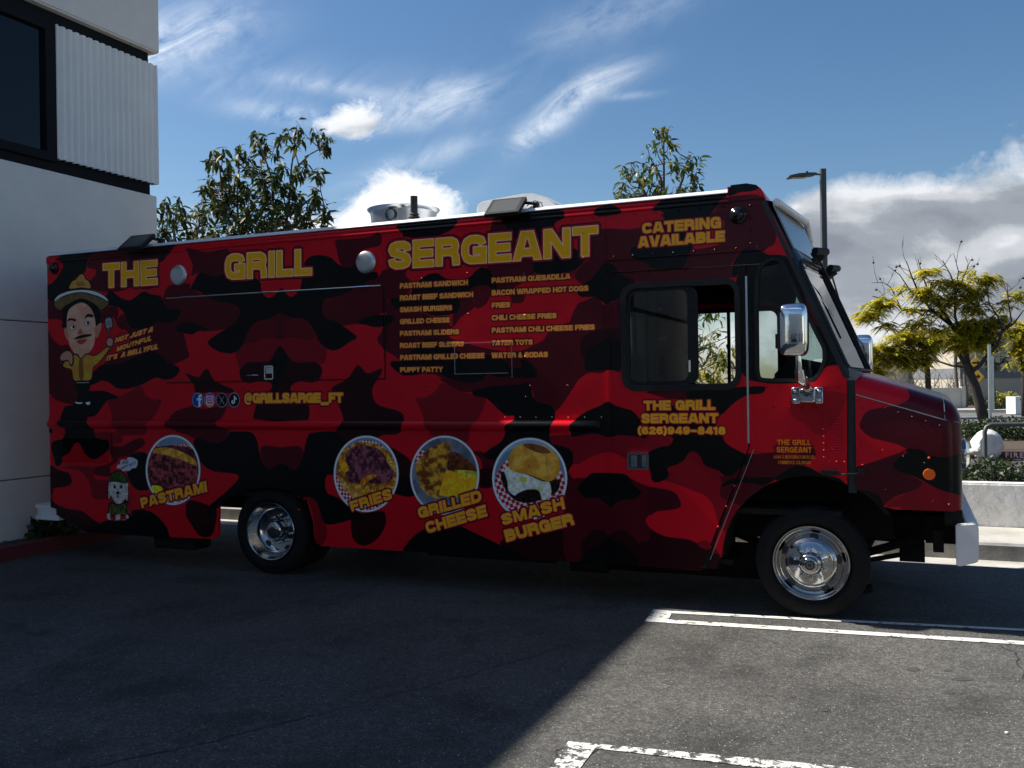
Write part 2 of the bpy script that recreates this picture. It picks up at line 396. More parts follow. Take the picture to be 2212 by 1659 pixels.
camo(D_, 2, [(150,760),(400,760),(400,830),(430,870),(540,880),(530,1020),(420,1030),(385,990),(370,900),(300,800),(240,785)])
camo(X_, 2, [(10,750),(120,790),(190,810),(218,850),(215,905),(150,930),(90,935),(10,960)])
camo(X_, 2, [(0,950),(70,955),(55,1010),(90,1070),(200,1110),(310,1130),(400,1200),(450,1235),(350,1310),(300,1340),(90,1220),(0,1120)])
camo(X_, 2, [(1175,1060),(1230,1040),(1400,1100),(1425,1150),(1415,1230),(1395,1310),(1350,1345),(1280,1330),(1220,1250),(1170,1170),(1170,1110)])
camo(M_, 4, [(310,590),(380,590),(470,600),(560,590),(625,595),(650,660),(600,780),(560,790),(500,740),(440,740),(370,785),(320,740),(295,650)])
camo(M_, 3, [(920,230),(1050,220),(1200,200),(1280,165),(1300,240),(1270,280),(1180,300),(1100,350),(1100,430),(1020,460),(960,430),(925,300)])
camo(M_, 3, [(815,820),(825,740),(860,710),(960,690),(1130,610),(1190,570),(1268,540),(1330,470),(1490,490),(1530,560),(1540,640),(1450,700),(1360,720),(1360,760),(1400,800),(1300,840),(1180,880),(1110,920),(960,940),(940,912),(850,880)])
camo((88,9,23), 3, [(815,820),(825,740),(860,710),(1040,670),(1000,760),(900,830),(830,850)])
camo(X_, 3, [(1030,1370),(1100,1270),(1140,1285),(1190,1335),(1300,1295),(1312,1320),(1275,1375),(1235,1430),(1220,1490),(1240,1560),(1290,1605),(1420,1640)], 4, [(1470,320),(1490,370),(1480,440),(1430,490),(1300,500),(1260,560),(1380,600),(1520,690),(1550,760),(1540,830),(1440,835),(1300,700),(1000,570),(920,480),(950,440),(990,390),(970,320),(920,200),(890,150),(895,100)])
camo(X_, 4, [(1050,1200),(1130,1150),(1300,1130),(1330,1160),(1335,1230),(1300,1310),(1240,1380),(1160,1415),(1100,1400),(1060,1350),(1045,1270)])
camo(D_, 4, [(670,1015),(740,1030),(780,1100),(810,1180),(840,1260),(845,1340),(800,1410),(750,1380),(740,1250),(720,1120)])
# middle and right
camo(M_, 5, [(-170,1290),(-130,1150),(-40,700),(50,690),(90,800),(60,1000),(250,1060),(440,1160),(410,1240),(700,1330),(980,1360),(1180,1260),(1230,1200),(1360,1110),(1420,1120),(1440,1020),(1530,940),(1659,930),(1720,1200),(1720,1510),(1560,1540),(1480,1600),(1440,1660),(1300,1850),(1160,1870),(1110,1800),(1060,1659),(600,1640),(100,1500)])
camo(M_, 5, [(720,640),(760,300),(850,240),(900,300),(960,420),(1090,600),(1120,700),(1000,800),(900,860),(1040,900),(1020,950),(960,975),(930,960),(900,870),(800,840),(790,760),(740,685)])
camo(D_, 5, [(1390,700),(1480,660),(1540,590),(1659,480),(1720,600),(1659,700),(1600,760),(1520,800),(1430,740)])
camo(R_, 5, [(440,1160),(500,1080),(600,1000),(700,950),(800,960),(930,960),(1020,950),(1050,890),(1200,860),(1450,870),(1530,940),(1440,1020),(1420,1110),(1360,1130),(1230,1200),(1180,1270),(980,1360),(900,1340),(700,1310),(560,1290),(410,1240),(480,1180)])
camo(M_, 5, [(440,1060),(490,1000),(510,900),(570,880),(615,970),(600,1010),(500,1080),(440,1160)])
camo((94,9,23), 5, [(570,860),(620,815),(690,805),(750,840),(760,870),(720,960),(660,1000),(620,990),(610,940)])
camo(R_, 5, [(50,700),(250,680),(560,650),(600,690),(550,750),(400,760),(300,710),(190,745),(100,780)])
camo(R_, 3, [(1330,1160),(1440,1215),(1500,1300),(1659,1500),(1659,1659),(1420,1630),(1290,1600),(1240,1550),(1225,1490),(1240,1430),(1310,1330)])
camo(R_, 6, [(-50,-60),(60,50),(200,0),(300,0),(360,60),(300,130),(200,190),(60,200),(-60,160)])
camo(M_, 6, [(330,30),(430,100),(500,135),(600,140),(640,120),(800,90),(980,80),(1050,60),(740,0),(680,60),(500,60)])
camo(D_, 6, [(130,190),(200,190),(300,130),(340,70),(430,100),(500,135),(600,160),(640,180),(710,190),(690,280),(640,380),(580,480),(540,560),(300,520),(230,430),(180,310)])
camo(M_, 6, [(600,640),(690,640),(740,700),(800,720),(780,900),(700,850),(670,700)])
camo(X_, 6, [(640,790),(800,790),(770,920),(660,930)])
camo(D_, 6, [(1240,510),(1350,500),(1440,490),(1560,490),(1659,490),(1760,500),(1659,650),(1570,680),(1430,740),(1435,660),(1400,610),(1330,585),(1260,570)])
camo(X_, 6, [(830,1410),(900,1340),(1150,1280),(1400,1200),(1390,900),(1560,850),(1700,830),(1900,1100),(1900,1600),(1530,1575),(1020,1540),(980,1480)])
camo((66,8,20), 6, [(1390,900),(1560,850),(1700,850),(1640,1000),(1659,1150),(1659,1500),(1500,1400),(1400,1300),(1380,1000)])
camo(M_, 7, [(130,480),(260,445),(420,450),(560,430),(640,380),(740,370),(730,320),(1120,320),(1180,230),(1300,180),(1560,180),(1659,400),(1659,560),(1600,600),(1540,640),(1400,620),(1310,720),(1300,790),(1310,840),(1390,870),(1480,860),(1480,1000),(1400,950),(1380,880),(1300,850),(500,890),(430,850),(370,810),(310,740),(250,730),(200,780),(140,860),(60,900),(0,840),(60,740),(130,690)])
camo(R_, 7, [(1200,370),(1240,390),(1230,450),(1240,550),(1100,600),(980,600),(1060,440)])
camo(M_, 7, [(0,1110),(70,1050),(265,1075),(380,1010),(380,1280),(380,1610),(300,1620),(80,1620),(-60,1659),(-60,1300)])
camo(X_, 7, [(50,1370),(170,1290),(380,1280),(380,1410),(265,1350),(130,1440),(85,1490),(60,1520)])
camo((64,6,18), 7, [(1390,1390),(1490,1350),(1495,1450),(1390,1470)])
camo(D_, 8, [(0,510),(200,490),(320,500),(420,500),(520,520),(590,525),(600,510),(780,500),(800,530),(790,580),(700,600),(600,640),(440,690),(300,640),(150,670),(0,740)])
camo(M_, 8, [(-60,870),(0,870),(100,850),(380,818),(470,860),(550,900),(640,930),(800,960),(850,1000),(880,1070),(860,1100),(780,1120),(680,1130),(600,1180),(590,1220),(640,1280),(760,1340),(960,1370),(1100,1450),(1200,1490),(1150,1620),(1030,1640),(500,1580),(-60,1580)])
camo(X_, 8, [(620,1290),(760,1340),(960,1370),(1100,1450),(1200,1490),(1160,1640),(1000,1640),(500,1590),(530,1400),(620,1370)])
camo((66,8,20), 8, [(610,940),(640,930),(800,960),(850,1000),(880,1070),(860,1100),(780,1120),(680,1130),(620,1150)])
camo(X_, 8, [(45,1400),(100,1330),(160,1280),(240,1290),(280,1330),(340,1295),(420,1295),(530,1410),(520,1580),(60,1580),(60,1470)])
camo(M_, 8, [(600,135),(955,120),(940,190),(780,195),(680,170)])
camo(D_, 8, [(765,770),(850,740),(910,700),(940,650),(980,632),(1020,650),(1050,690),(1070,740),(1110,765),(1190,790),(1220,840),(1215,900),(1190,980),(1230,1030),(1280,1040),(1390,1080),(1300,1280),(1210,1280),(1190,1230),(1170,1150),(1130,1050),(1060,990),(980,960),(830,900),(740,870),(780,830)])
camo(M_, 8, [(1215,840),(1290,838),(1340,800),(1380,760),(1440,740),(1470,715),(1659,690),(1659,860),(1480,980),(1390,1080),(1280,1040),(1230,1030),(1195,980),(1215,900)])
camo(D_, 8, [(1020,1390),(1110,1380),(1200,1490),(1100,1450),(1040,1430)])
camo((196,13,34), 9, [(230,370),(440,400),(700,480),(620,640),(540,740),(450,780),(200,740),(130,700),(40,600),(80,540),(180,420)])
camo((165,12,30), 9, [(330,400),(700,410),(700,480),(640,600),(520,720),(400,640),(300,560)])
camo(D_, 9, [(0,830),(100,850),(180,840),(170,800),(260,760),(440,770),(480,840),(470,880),(300,880),(150,870)])
camo(M_, 9, [(-40,870),(60,860),(180,850),(300,880),(440,820),(478,830),(470,880),(400,940),(300,960),(180,1040),(100,1080),(-40,1060)])
camo(M_, 9, [(815,620),(840,570),(900,530),(1060,505),(1150,470),(1178,430),(1165,380),(1300,380),(1560,400),(1620,600),(1620,880),(1450,880),(1330,870),(1270,830),(1160,820),(1090,790),(980,760),(900,740),(840,700),(810,660)])
camo((70,9,24), 9, [(745,980),(800,950),(900,920),(1100,850),(1160,820),(1060,930),(1070,970),(1150,1000),(1290,1080),(1200,1130),(1080,1170),(1010,1220),(980,1250),(970,1200),(900,1150),(745,1120)])
camo(D_, 9, [(1290,1065),(1400,1120),(1560,1160),(1620,1160),(1620,1290),(1190,1300),(1100,1250),(1010,1250),(1030,1210),(1100,1170),(1230,1120)])
# black shapes
for sg in [
 (1, [(145,225),(130,262),(88,292),(125,300),(150,340),(110,420),(60,480),(10,510),(10,600),(70,640),(90,600),(200,540),(250,440),(330,390),(350,310),(390,250),(450,190)]),
 (1, [(1480,405),(1400,425),(1290,395),(1230,480),(1212,530),(1275,550),(1340,590),(1430,630),(1570,655),(1620,700),(1610,775),(1530,850),(1410,925),(1360,980),(1440,1045),(1540,1067)], 3, [(60,1170),(120,1140),(170,1070),(200,980),(270,905),(380,880),(465,835),(560,870),(660,880),(710,920),(750,980),(790,1070),(840,1120),(900,1145),(960,1130),(1050,1070),(1102,1035),(1040,980),(940,912),(850,880),(815,820),(825,740),(860,710),(960,690),(1130,610),(1190,570),(1268,540),(1250,490),(1180,500),(1100,430),(1020,460),(940,430),(880,375),(800,355),(720,362),(665,410),(640,540),(620,640),(570,700),(520,680),(465,625),(420,690),(360,708),(305,650),(280,560),(130,500),(0,500)]),
 (1, [(490,620),(540,545),(620,600),(700,625),(760,590),(820,550),(880,575),(960,590),(980,640),(1030,690),(1120,700),(1132,740),(1080,800),(1010,820),(930,805),(860,850),(780,860),(710,850),(680,810),(670,750),(620,690),(560,668),(500,680),(460,700),(440,640)]),
 (1, [(1100,850),(1130,820),(1230,815),(1340,855),(1350,880),(1280,880),(1230,908),(1150,895),(1105,885)]),
 (1, [(410,1210),(480,1160),(600,1155),(720,1110),(850,1050),(930,1060),(1010,1130),(1080,1160),(1128,1195),(1100,1250),(1040,1280),(980,1280),(920,1265),(830,1310),(760,1340),(660,1360),(590,1350),(540,1310),(480,1290),(430,1310),(380,1325),(370,1270)]),
 (1, [(370,1375),(480,1375),(600,1420),(590,1440),(530,1450),(480,1500),(440,1560),(400,1590),(360,1590)], 2, [(360,370),(400,430),(420,500),(450,530),(530,545),(535,610),(420,700),(340,660),(310,600),(280,560),(240,580),(210,640),(150,680),(150,720),(110,755),(85,740),(75,690),(55,620),(55,570),(80,545),(150,530),(170,480),(165,440),(135,410),(130,370),(145,300),(170,260),(240,245),(265,200),(270,150),(250,80)]),
 (2, [(690,680),(740,650),(800,640),(850,670),(845,800),(860,940),(830,955),(760,950),(700,880),(680,800),(700,740)]),
 (2, [(330,1310),(450,1235),(540,1200),(650,1200),(720,1130),(790,1115),(870,1130),(940,1180),(1000,1250),(1022,1300),(1030,1390),(870,1390),(600,1370),(340,1360)]),
 (2, [(1240,535),(1300,530),(1400,570),(1480,550),(1530,475)], 4, [(50,470),(200,470),(245,500),(270,560),(290,660),(320,740),(370,785),(440,740),(500,740),(560,790),(600,780),(645,680),(670,560),(700,490),(760,475),(910,470),(950,530),(1000,570),(1010,700),(960,830),(850,830),(830,900),(850,980),(940,1020),(1030,1100),(1130,1150),(1120,1190),(1050,1200),(940,1230),(850,1240),(810,1200),(780,1100),(740,1030),(670,1010),(600,1010),(300,1010),(0,1060)], 2, [(1380,1160),(1340,1130),(1380,1070),(1500,970),(1605,860),(1580,820),(1500,810),(1380,790),(1290,720),(1240,600)]),
 (2, [(0,430),(60,450),(62,480),(0,480)]),
 (3, [(1110,920),(1150,880),(1240,852),(1340,850),(1395,855),(1400,890),(1370,920),(1300,950),(1240,950),(1180,932)]),
 (5, [(-80,940),(-40,915),(60,930),(110,830),(190,745),(300,710),(400,760),(560,750),(620,700),(680,660),(740,685),(790,760),(805,830),(770,850),(720,815),(650,810),(600,835),(560,870),(510,900),(490,1000),(450,1045),(300,1065),(200,1040),(60,1010),(-40,1000)]),
 (5, [(0,300),(440,255),(450,330),(300,400),(50,410),(20,380)]),
 (5, [(850,240),(1300,185),(1365,245),(1290,290),(1285,340),(1300,400),(1440,500),(1530,580),(1480,660),(1390,700),(1130,712),(1090,600),(960,420)]),
 (7, [(160,310),(200,270),(300,250),(380,290),(370,320),(200,345)]),
 (7, [(60,910),(140,860),(200,780),(250,730),(310,740),(370,810),(430,850),(500,890),(400,940),(380,1010),(330,1040),(300,1050),(265,1075),(180,1020),(100,1010),(50,1010),(20,970)]),
 (5, [(130,1320),(200,1265),(320,1270),(480,1360),(600,1380),(840,1410),(900,1480),(960,1500),(1010,1480),(1000,1430),(1060,1440),(1110,1490),(1135,1540),(1100,1580),(940,1570),(800,1570),(740,1545),(700,1570),(680,1600),(600,1620),(500,1610),(400,1580),(330,1540),(230,1500),(200,1540),(60,1560),(-10,1540),(-80,1470),(-60,1440),(0,1440),(60,1400)]),
 (6, [(605,130),(660,115),(800,90),(980,80),(1055,60),(1090,130),(1110,200),(1150,230),(1230,245),(1280,290),(1285,370),(1250,460),(1240,520),(1260,570),(1330,585),(1400,610),(1435,660),(1430,740),(1400,790),(1395,860),(1300,900),(900,800),(790,710),(740,700),(690,665),(750,610),(830,560),(870,500),(890,420),(948,375),(940,335),(870,330),(760,230),(710,190),(640,180),(605,160)]),
 (6, [(65,1475),(60,1400),(100,1350),(200,1280),(330,1250),(480,1250),(600,1300),(830,1410),(980,1480),(1020,1550),(600,1540)]),
 (6, [(-40,850),(60,830),(120,900),(130,990),(60,1010),(-20,990),(-80,960)]),
 (8, [(20,945),(50,900),(90,860),(130,820),(200,812),(380,818),(440,840),(480,900),(520,940),(550,970),(520,1010),(470,1030),(400,1035),(340,1060),(290,1098),(240,1050),(180,1020),(100,1020),(50,990)]),
 (8, [(0,380),(40,340),(120,290),(200,260),(275,220),(330,250),(420,280),(480,300),(540,370),(560,430),(600,500),(580,525),(520,515),(420,500),(350,500),(280,515),(200,490),(100,490),(0,510),(-30,500),(-30,420)]),
 (8, [(955,130),(1380,100),(1560,95),(1575,120),(1550,150),(1480,155),(1400,180),(1310,240),(1240,310),(1190,350),(1170,420),(1220,500),(1250,560),(1320,610),(1400,650),(1450,690),(1470,715),(1440,740),(1380,760),(1340,800),(1290,838),(1230,830),(1190,790),(1110,765),(1070,740),(1050,690),(1020,650),(980,632),(940,650),(910,700),(850,740),(765,770),(780,810),(770,850),(720,880),(670,890),(640,870),(625,800),(610,740),(600,650),(700,600),(790,580),(800,510),(640,470),(600,300),(830,250),(930,190)]),
 (8, [(1220,910),(1280,870),(1400,850),(1500,850),(1659,855),(1570,910),(1400,890),(1300,900),(1230,925)]),
 (8, [(80,1590),(90,1480),(150,1440),(200,1410),(280,1350),(350,1400),(420,1420),(470,1460),(500,1590)]),
 (7, [(640,290),(700,230),(740,205),(1000,150),(1270,145),(1200,220),(1160,280),(1120,330),(1090,380),(1060,440),(980,580),(960,620),(930,700),(900,760),(840,780),(700,782),(640,770),(590,730),(480,690),(455,650),(470,610),(520,580),(600,560),(700,480),(740,420),(740,350),(720,300)]),
 (7, [(1310,750),(1340,680),(1400,620),(1450,610),(1560,640),(1600,680),(1510,760),(1440,790),(1370,820),(1320,848),(1300,810)]),
 (7, [(85,1490),(130,1440),(190,1400),(265,1350),(330,1390),(380,1410),(385,1610),(300,1612),(150,1625),(90,1620),(80,1560)]),
 (7, [(1385,1410),(1495,1370),(1495,1640),(1385,1640)]),
 (9, [(-10,395),(40,365),(100,365),(108,395),(60,415),(-10,415)]),
 (9, [(180,1045),(300,960),(380,945),(450,965),(540,1010),(660,1040),(720,1110),(650,1140),(500,1060),(300,1050)]),
 (9, [(1160,820),(1270,830),(1330,870),(1450,880),(1640,880),(1640,1170),(1500,1150),(1400,1120),(1290,1065),(1200,1020),(1080,980),(1055,940),(1090,890),(1150,850)]),
 (9, [(770,1130),(900,1140),(960,1180),(980,1240),(940,1290),(900,1300),(850,1220)]),
 (10, [(240,560),(262,500),(400,480),(490,505),(450,545),(330,560),(280,580),(240,590)]),
 (10, [(450,1100),(560,1090),(640,1095),(760,1100),(830,1160),(1000,1400),(1120,1659),(700,1659),(450,1659)]),
]: camo(K_, *sg)
camo(K_, 9, [(-60,-560),(520,-560),(600,-560),(640,60),(700,215),(660,205),(600,205),(550,225),(500,300),(430,330),(80,330),(-60,200)])
camo(M_, 10, [(868,1440),(925,1440),(1020,1640),(955,1655)])
camo(D_, 3, [(600,1560),(690,1590),(700,1600),(620,1600)])
camo(X_, 3, [(130,1330),(140,1290),(200,1245),(300,1240),(380,1230),(420,1170),(465,1110),(520,1170),(590,1240),(740,1240),(800,1270),(815,1320),(790,1380),(720,1410),(620,1400),(560,1430),(545,1470),(600,1560),(690,1600)], 4, [(700,330),(690,370),(600,375),(450,385),(300,370),(240,360),(245,300)], 3, [(270,1580),(340,1500),(390,1450),(370,1410),(280,1400),(200,1415),(150,1390)])
camo(K_, 3, [(465,1110),(520,1180),(530,1240),(500,1340),(470,1390),(430,1370),(400,1300),(400,1230)])
camo((20,6,10), 3, [(400,1400),(440,1400),(425,1520),(395,1560),(380,1540)])
# ------------------------------------------------------------------ lettering: heavy extended stroke glyphs
def glyphs():
    g = {}
    C_ = [(.80,.70),(.75,.82),(.60,.87),(.36,.87),(.2,.80),(.13,.63),(.13,.37),(.2,.2),(.36,.13),(.60,.13),(.75,.18),(.80,.30)]
    g['C'] = (.93, [C_]); g['G'] = (.97, [[(.82,.68),(.76,.82),(.60,.87),(.36,.87),(.2,.80),(.13,.63),(.13,.37),(.2,.2),(.36,.13),(.62,.13),(.84,.13)], [(.84,0),(.84,.56)], [(.47,.46),(.97,.46)]])
    g['S'] = (.93, [[(.79,.66),(.76,.80),(.62,.87),(.31,.87),(.17,.81),(.13,.71),(.18,.61),(.32,.56),(.61,.46),(.75,.40),(.80,.29),(.75,.18),(.60,.13),(.30,.13),(.16,.2),(.13,.34)]])
    g['A'] = (1.05, [[(.10,-.1),(.46,1.1)], [(.95,-.1),(.59,1.1)], [(.2,.27),(.85,.27)], [(.42,.9),(.63,.9)]])
    g['B'] = (.93, [[(.13,0),(.13,1)], [(.1,.87),(.62,.87),(.74,.80),(.74,.61),(.62,.53),(.1,.53)], [(.6,.53),(.76,.45),(.79,.32),(.76,.2),(.62,.13),(.1,.13)]])
    g['D'] = (.96, [[(.13,0),(.13,1)], [(.1,.87),(.52,.87),(.74,.79),(.83,.6),(.83,.4),(.74,.21),(.52,.13),(.1,.13)]])
    g['E'] = (.84, [[(.13,0),(.13,1)], [(.0,.89),(.84,.89)], [(.0,.50),(.80,.50)], [(.0,.11),(.84,.11)]])
    g['F'] = (.82, [[(.13,0),(.13,1)], [(.0,.89),(.82,.89)], [(.0,.47),(.74,.47)]])
    g['H'] = (.94, [[(.13,0),(.13,1)], [(.81,0),(.81,1)], [(.1,.5),(.85,.5)]])
    g['I'] = (.26, [[(.13,0),(.13,1)]])
    g['J'] = (.76, [[(.63,1),(.63,.32),(.55,.17),(.40,.13),(.3,.13),(.17,.2),(.13,.36)]])
    g['L'] = (.76, [[(.13,0),(.13,1)], [(.0,.12),(.76,.12)]])
    g['M'] = (1.16, [[(.13,0),(.13,1)], [(1.03,0),(1.03,1)], [(.15,1.1),(.6,-.05)], [(1.01,1.1),(.56,-.05)]])
    g['N'] = (.96, [[(.13,0),(.13,1)], [(.83,0),(.83,1)], [(.11,1.05),(.85,-.05)]])
    O = [(.36,.87),(.62,.87),(.78,.80),(.85,.62),(.85,.38),(.78,.2),(.62,.13),(.36,.13),(.2,.2),(.13,.38),(.13,.62),(.2,.80),(.36,.87),(.62,.87)]
    g['O'] = (.98, [O]); g['Q'] = (.98, [O, [(.6,.3),(.95,-.02)]])
    g['P'] = (.88, [[(.13,0),(.13,1)], [(.1,.87),(.58,.87),(.72,.80),(.75,.66),(.70,.52),(.56,.44),(.1,.44)]])
    g['R'] = (.95, [[(.13,0),(.13,1)], [(.1,.87),(.62,.87),(.76,.80),(.79,.69),(.76,.57),(.62,.49),(.1,.49)], [(.55,.49),(.74,.43),(.80,.30),(.82,0)]])
    g['T'] = (.88, [[(.44,0),(.44,1)], [(0,.88),(.88,.88)]])
    g['U'] = (.95, [[(.13,1),(.13,.36),(.2,.2),(.36,.13),(.59,.13),(.75,.2),(.82,.36),(.82,1)]])
    g['V'] = (1.0, [[(.10,1.1),(.46,-.1)], [(.90,1.1),(.54,-.1)]])
    g['W'] = (1.42, [[(.10,1.1),(.38,-.1)], [(.70,1.1),(.42,-.1)], [(.72,1.1),(1.0,-.1)], [(1.32,1.1),(1.04,-.1)]])
    g['X'] = (.98, [[(.08,1.1),(.9,-.1)], [(.9,1.1),(.08,-.1)]])
    g['Y'] = (.96, [[(.48,0),(.48,.5)], [(.08,1.1),(.48,.42)], [(.88,1.1),(.48,.42)]])
    g['K'] = (.95, [[(.13,0),(.13,1)], [(.2,.4),(.85,1.1)], [(.45,.6),(.9,-.1)]])
    g['Z'] = (.9, [[(0,.88),(.9,.88)], [(0,.12),(.9,.12)], [(.85,.9),(.05,.1)]])
    g['&'] = (.98, [[(.9,-.03),(.3,.62),(.27,.76),(.36,.87),(.5,.87),(.58,.76),(.52,.64),(.2,.45),(.13,.3),(.2,.16),(.36,.13),(.56,.15),(.8,.5)]])
    g["'"] = (.26, [[(.13,.65),(.13,1)]]); g['.'] = (.26, [[(.13,0),(.13,.24)]]); g[','] = (.26, [[(.15,.22),(.08,-.18)]])
    g['-'] = (.8, [[(.05,.45),(.75,.45)]]); g['_'] = (.95, [[(0,-.12),(.95,-.12)]]); g[' '] = (.34, [])
    g['('] = (.42, [[(.38,1.05),(.2,.85),(.13,.5),(.2,.1),(.38,-.12)]]); g[')'] = (.42, [[(.04,1.05),(.22,.85),(.29,.5),(.22,.1),(.04,-.12)]])
    g['0'] = (.86, [[(.34,.87),(.52,.87),(.68,.78),(.73,.5),(.68,.22),(.52,.13),(.34,.13),(.18,.22),(.13,.5),(.18,.78),(.34,.87),(.52,.87)]])
    g['1'] = (.5, [[(.33,0),(.33,1)], [(.02,.74),(.35,.9)]]); g['2'] = (.86, [[(.14,.66),(.2,.82),(.36,.87),(.56,.87),(.7,.8),(.72,.66),(.62,.52),(.26,.3),(.16,.12)], [(.03,.11),(.84,.11)]])
    g['4'] = (.92, [[(.66,0),(.66,1)], [(.05,.28),(.92,.28)], [(.12,.26),(.6,1.0)]])
    g['6'] = (.86, [[(.72,.74),(.64,.85),(.36,.87),(.2,.76),(.13,.5),(.16,.25),(.3,.13),(.55,.13),(.7,.22),(.72,.36),(.66,.5),(.5,.56),(.3,.54),(.17,.42)]])
    g['8'] = (.88, [[(.44,.53),(.24,.58),(.18,.7),(.26,.85),(.44,.89),(.62,.85),(.7,.7),(.64,.58),(.44,.53),(.2,.44),(.13,.3),(.22,.15),(.44,.11),(.66,.15),(.75,.3),(.68,.44),(.44,.53)]])
    g['9'] = (.86, [[(.14,.26),(.22,.15),(.5,.13),(.66,.24),(.73,.5),(.70,.75),(.56,.87),(.31,.87),(.16,.78),(.14,.64),(.2,.5),(.36,.44),(.56,.46),(.69,.58)]])
    g['@'] = (1.12, [[(.8,.02),(.6,-.1),(.38,-.06),(.2,.08),(.12,.34),(.14,.66),(.3,.9),(.6,.98),(.86,.86),(.98,.6),(.95,.36),(.8,.26),(.72,.4),(.76,.66)], [(.7,.6),(.56,.7),(.44,.62),(.4,.44),(.48,.32),(.6,.34),(.7,.5)]])
    return g
GL = glyphs()
TN = .25
def text(s, n, TLp, TRp, BLp, BRp, layers, t=TN, gap=.1, clip=True, plain=False):
    Q = [np.array(cp(n, *p)) for p in (TLp, TRp, BLp, BRp)]
    if plain: s_ = s
    wds = [GL[c][0] for c in s]; tot = sum(wds)+gap*(len(s)-1); x = 0
    def xf(gx, gy):
        u = gx/tot; return (Q[2]*(1-u)+Q[3]*u)*(1-gy)+(Q[0]*(1-u)+Q[1]*u)*gy
    allp = np.array(Q); pad = 14+abs(Q[0][1]-Q[2][1])*.35
    x0, y0 = np.maximum(np.floor(allp.min(0)-pad).astype(int), 0); x1, y1 = np.ceil(allp.max(0)+pad).astype(int)
    x1 = min(x1, CW); y1 = min(y1, CH)
    sd = np.full((y1-y0, x1-x0), 1e3, np.float32); cap = np.linalg.norm(Q[0]-Q[2])
    for ch, w in zip(s, wds):
        a_, b_ = xf(x, 0), xf(x+w, 1); c_, d_ = xf(x+w, 0), xf(x, 1)
        gx0 = int(max(min(a_[0], b_[0], c_[0], d_[0])-pad-x0, 0)); gx1 = int(min(max(a_[0], b_[0], c_[0], d_[0])+pad-x0, x1-x0))
        if gx1 > gx0 and GL[ch][1]:
            yy, xx = np.mgrid[0:y1-y0, gx0:gx1]; P = np.stack([xx+x0+.5, yy+y0+.5], -1).astype(np.float32)
            gd = np.full(P.shape[:2], 1e3, np.float32); tt = t*(.55 if ch == '@' else 1)*cap/2
            for st in GL[ch][1]:
                pts = [xf(x+p, q) for p, q in st]
                for i in range(len(pts)-1):
                    a, b = pts[i], pts[i+1]; L_ = np.linalg.norm(b-a)+1e-6; e = (b-a)/L_; dP = P-a.astype(np.float32)
                    al = dP[...,0]*e[0]+dP[...,1]*e[1]; pe = np.abs(-dP[...,0]*e[1]+dP[...,1]*e[0])-tt; dx = np.abs(al-L_/2)-L_/2
                    d = np.hypot(np.maximum(dx, 0), np.maximum(pe, 0))+np.minimum(np.maximum(dx, pe), 0); gd = np.minimum(gd, d)
                for p in pts[1:-1]: gd = np.minimum(gd, np.hypot(P[...,0]-p[0], P[...,1]-p[1])-tt)
            if ch not in "_,@()":
                for lo, hi, sgn in ((Q[0], Q[1], 1), (Q[2], Q[3], -1)):
                    e = (hi-lo)/np.linalg.norm(hi-lo); nn = np.array([-e[1], e[0]])*sgn
                    gd = np.maximum(gd, (P[...,0]-lo[0])*nn[0]+(P[...,1]-lo[1])*nn[1])
            sd[:, gx0:gx1] = np.minimum(sd[:, gx0:gx1], gd)
        x += w+gap
    for off, col in layers: blend(x0, y0, np.clip(.5-(sd-off*cap), 0, 1), c3(col))
YEL = (255,184,24); BIG = [(.135,(10,6,8)),(.10,(176,10,34)),(.036,(255,224,180)),(0,YEL)]
MED = [(.20,(26,6,10)),(.13,(190,20,34)),(.045,(240,150,110)),(0,YEL)]
SML = [(.24,(36,6,10)),(.10,(215,66,46)),(0,(255,186,78))]
def disc(n, x, y, rx, ry, k=48): return poly(n, [(x+rx*math.cos(2*pi*i/k), y+ry*math.sin(2*pi*i/k)) for i in range(k)])
def dmask(n, x, y, rx, ry):
    m_ = np.zeros((CH, CW), np.float32); r = coverage(disc(n, x, y, rx, ry)); m_[r[1]:r[1]+r[2].shape[0], r[0]:r[0]+r[2].shape[1]] = r[2]; return m_
def checker(n, x, y, rx, ry, mask, cell=9, ang=.5, c1=(200,22,30), c2=(225,228,232)):
    r = coverage(disc(n, x, y, rx, ry)); x0, y0, cov = r; h, w = cov.shape; yy, xx = np.mgrid[0:h, 0:w]
    a = xx*math.cos(ang)+yy*math.sin(ang); b = -xx*math.sin(ang)+yy*math.cos(ang)
    k = ((np.floor(a/cell)+np.floor(b/cell)) % 2)[..., None]; col = c3(c1)*k+c3(c2)*(1-k)
    blend(x0, y0, cov*mask[y0:y0+h, x0:x0+w], col)
RING = (240,243,248)
def food(n, x, y, rx, ry, ring=17):
    fill(disc(n, x, y, rx+4, ry+4), (30,30,36), sm=False); fill(disc(n, x, y, rx, ry), RING, sm=False)
    return dmask(n, x, y, rx-ring, ry-ring)
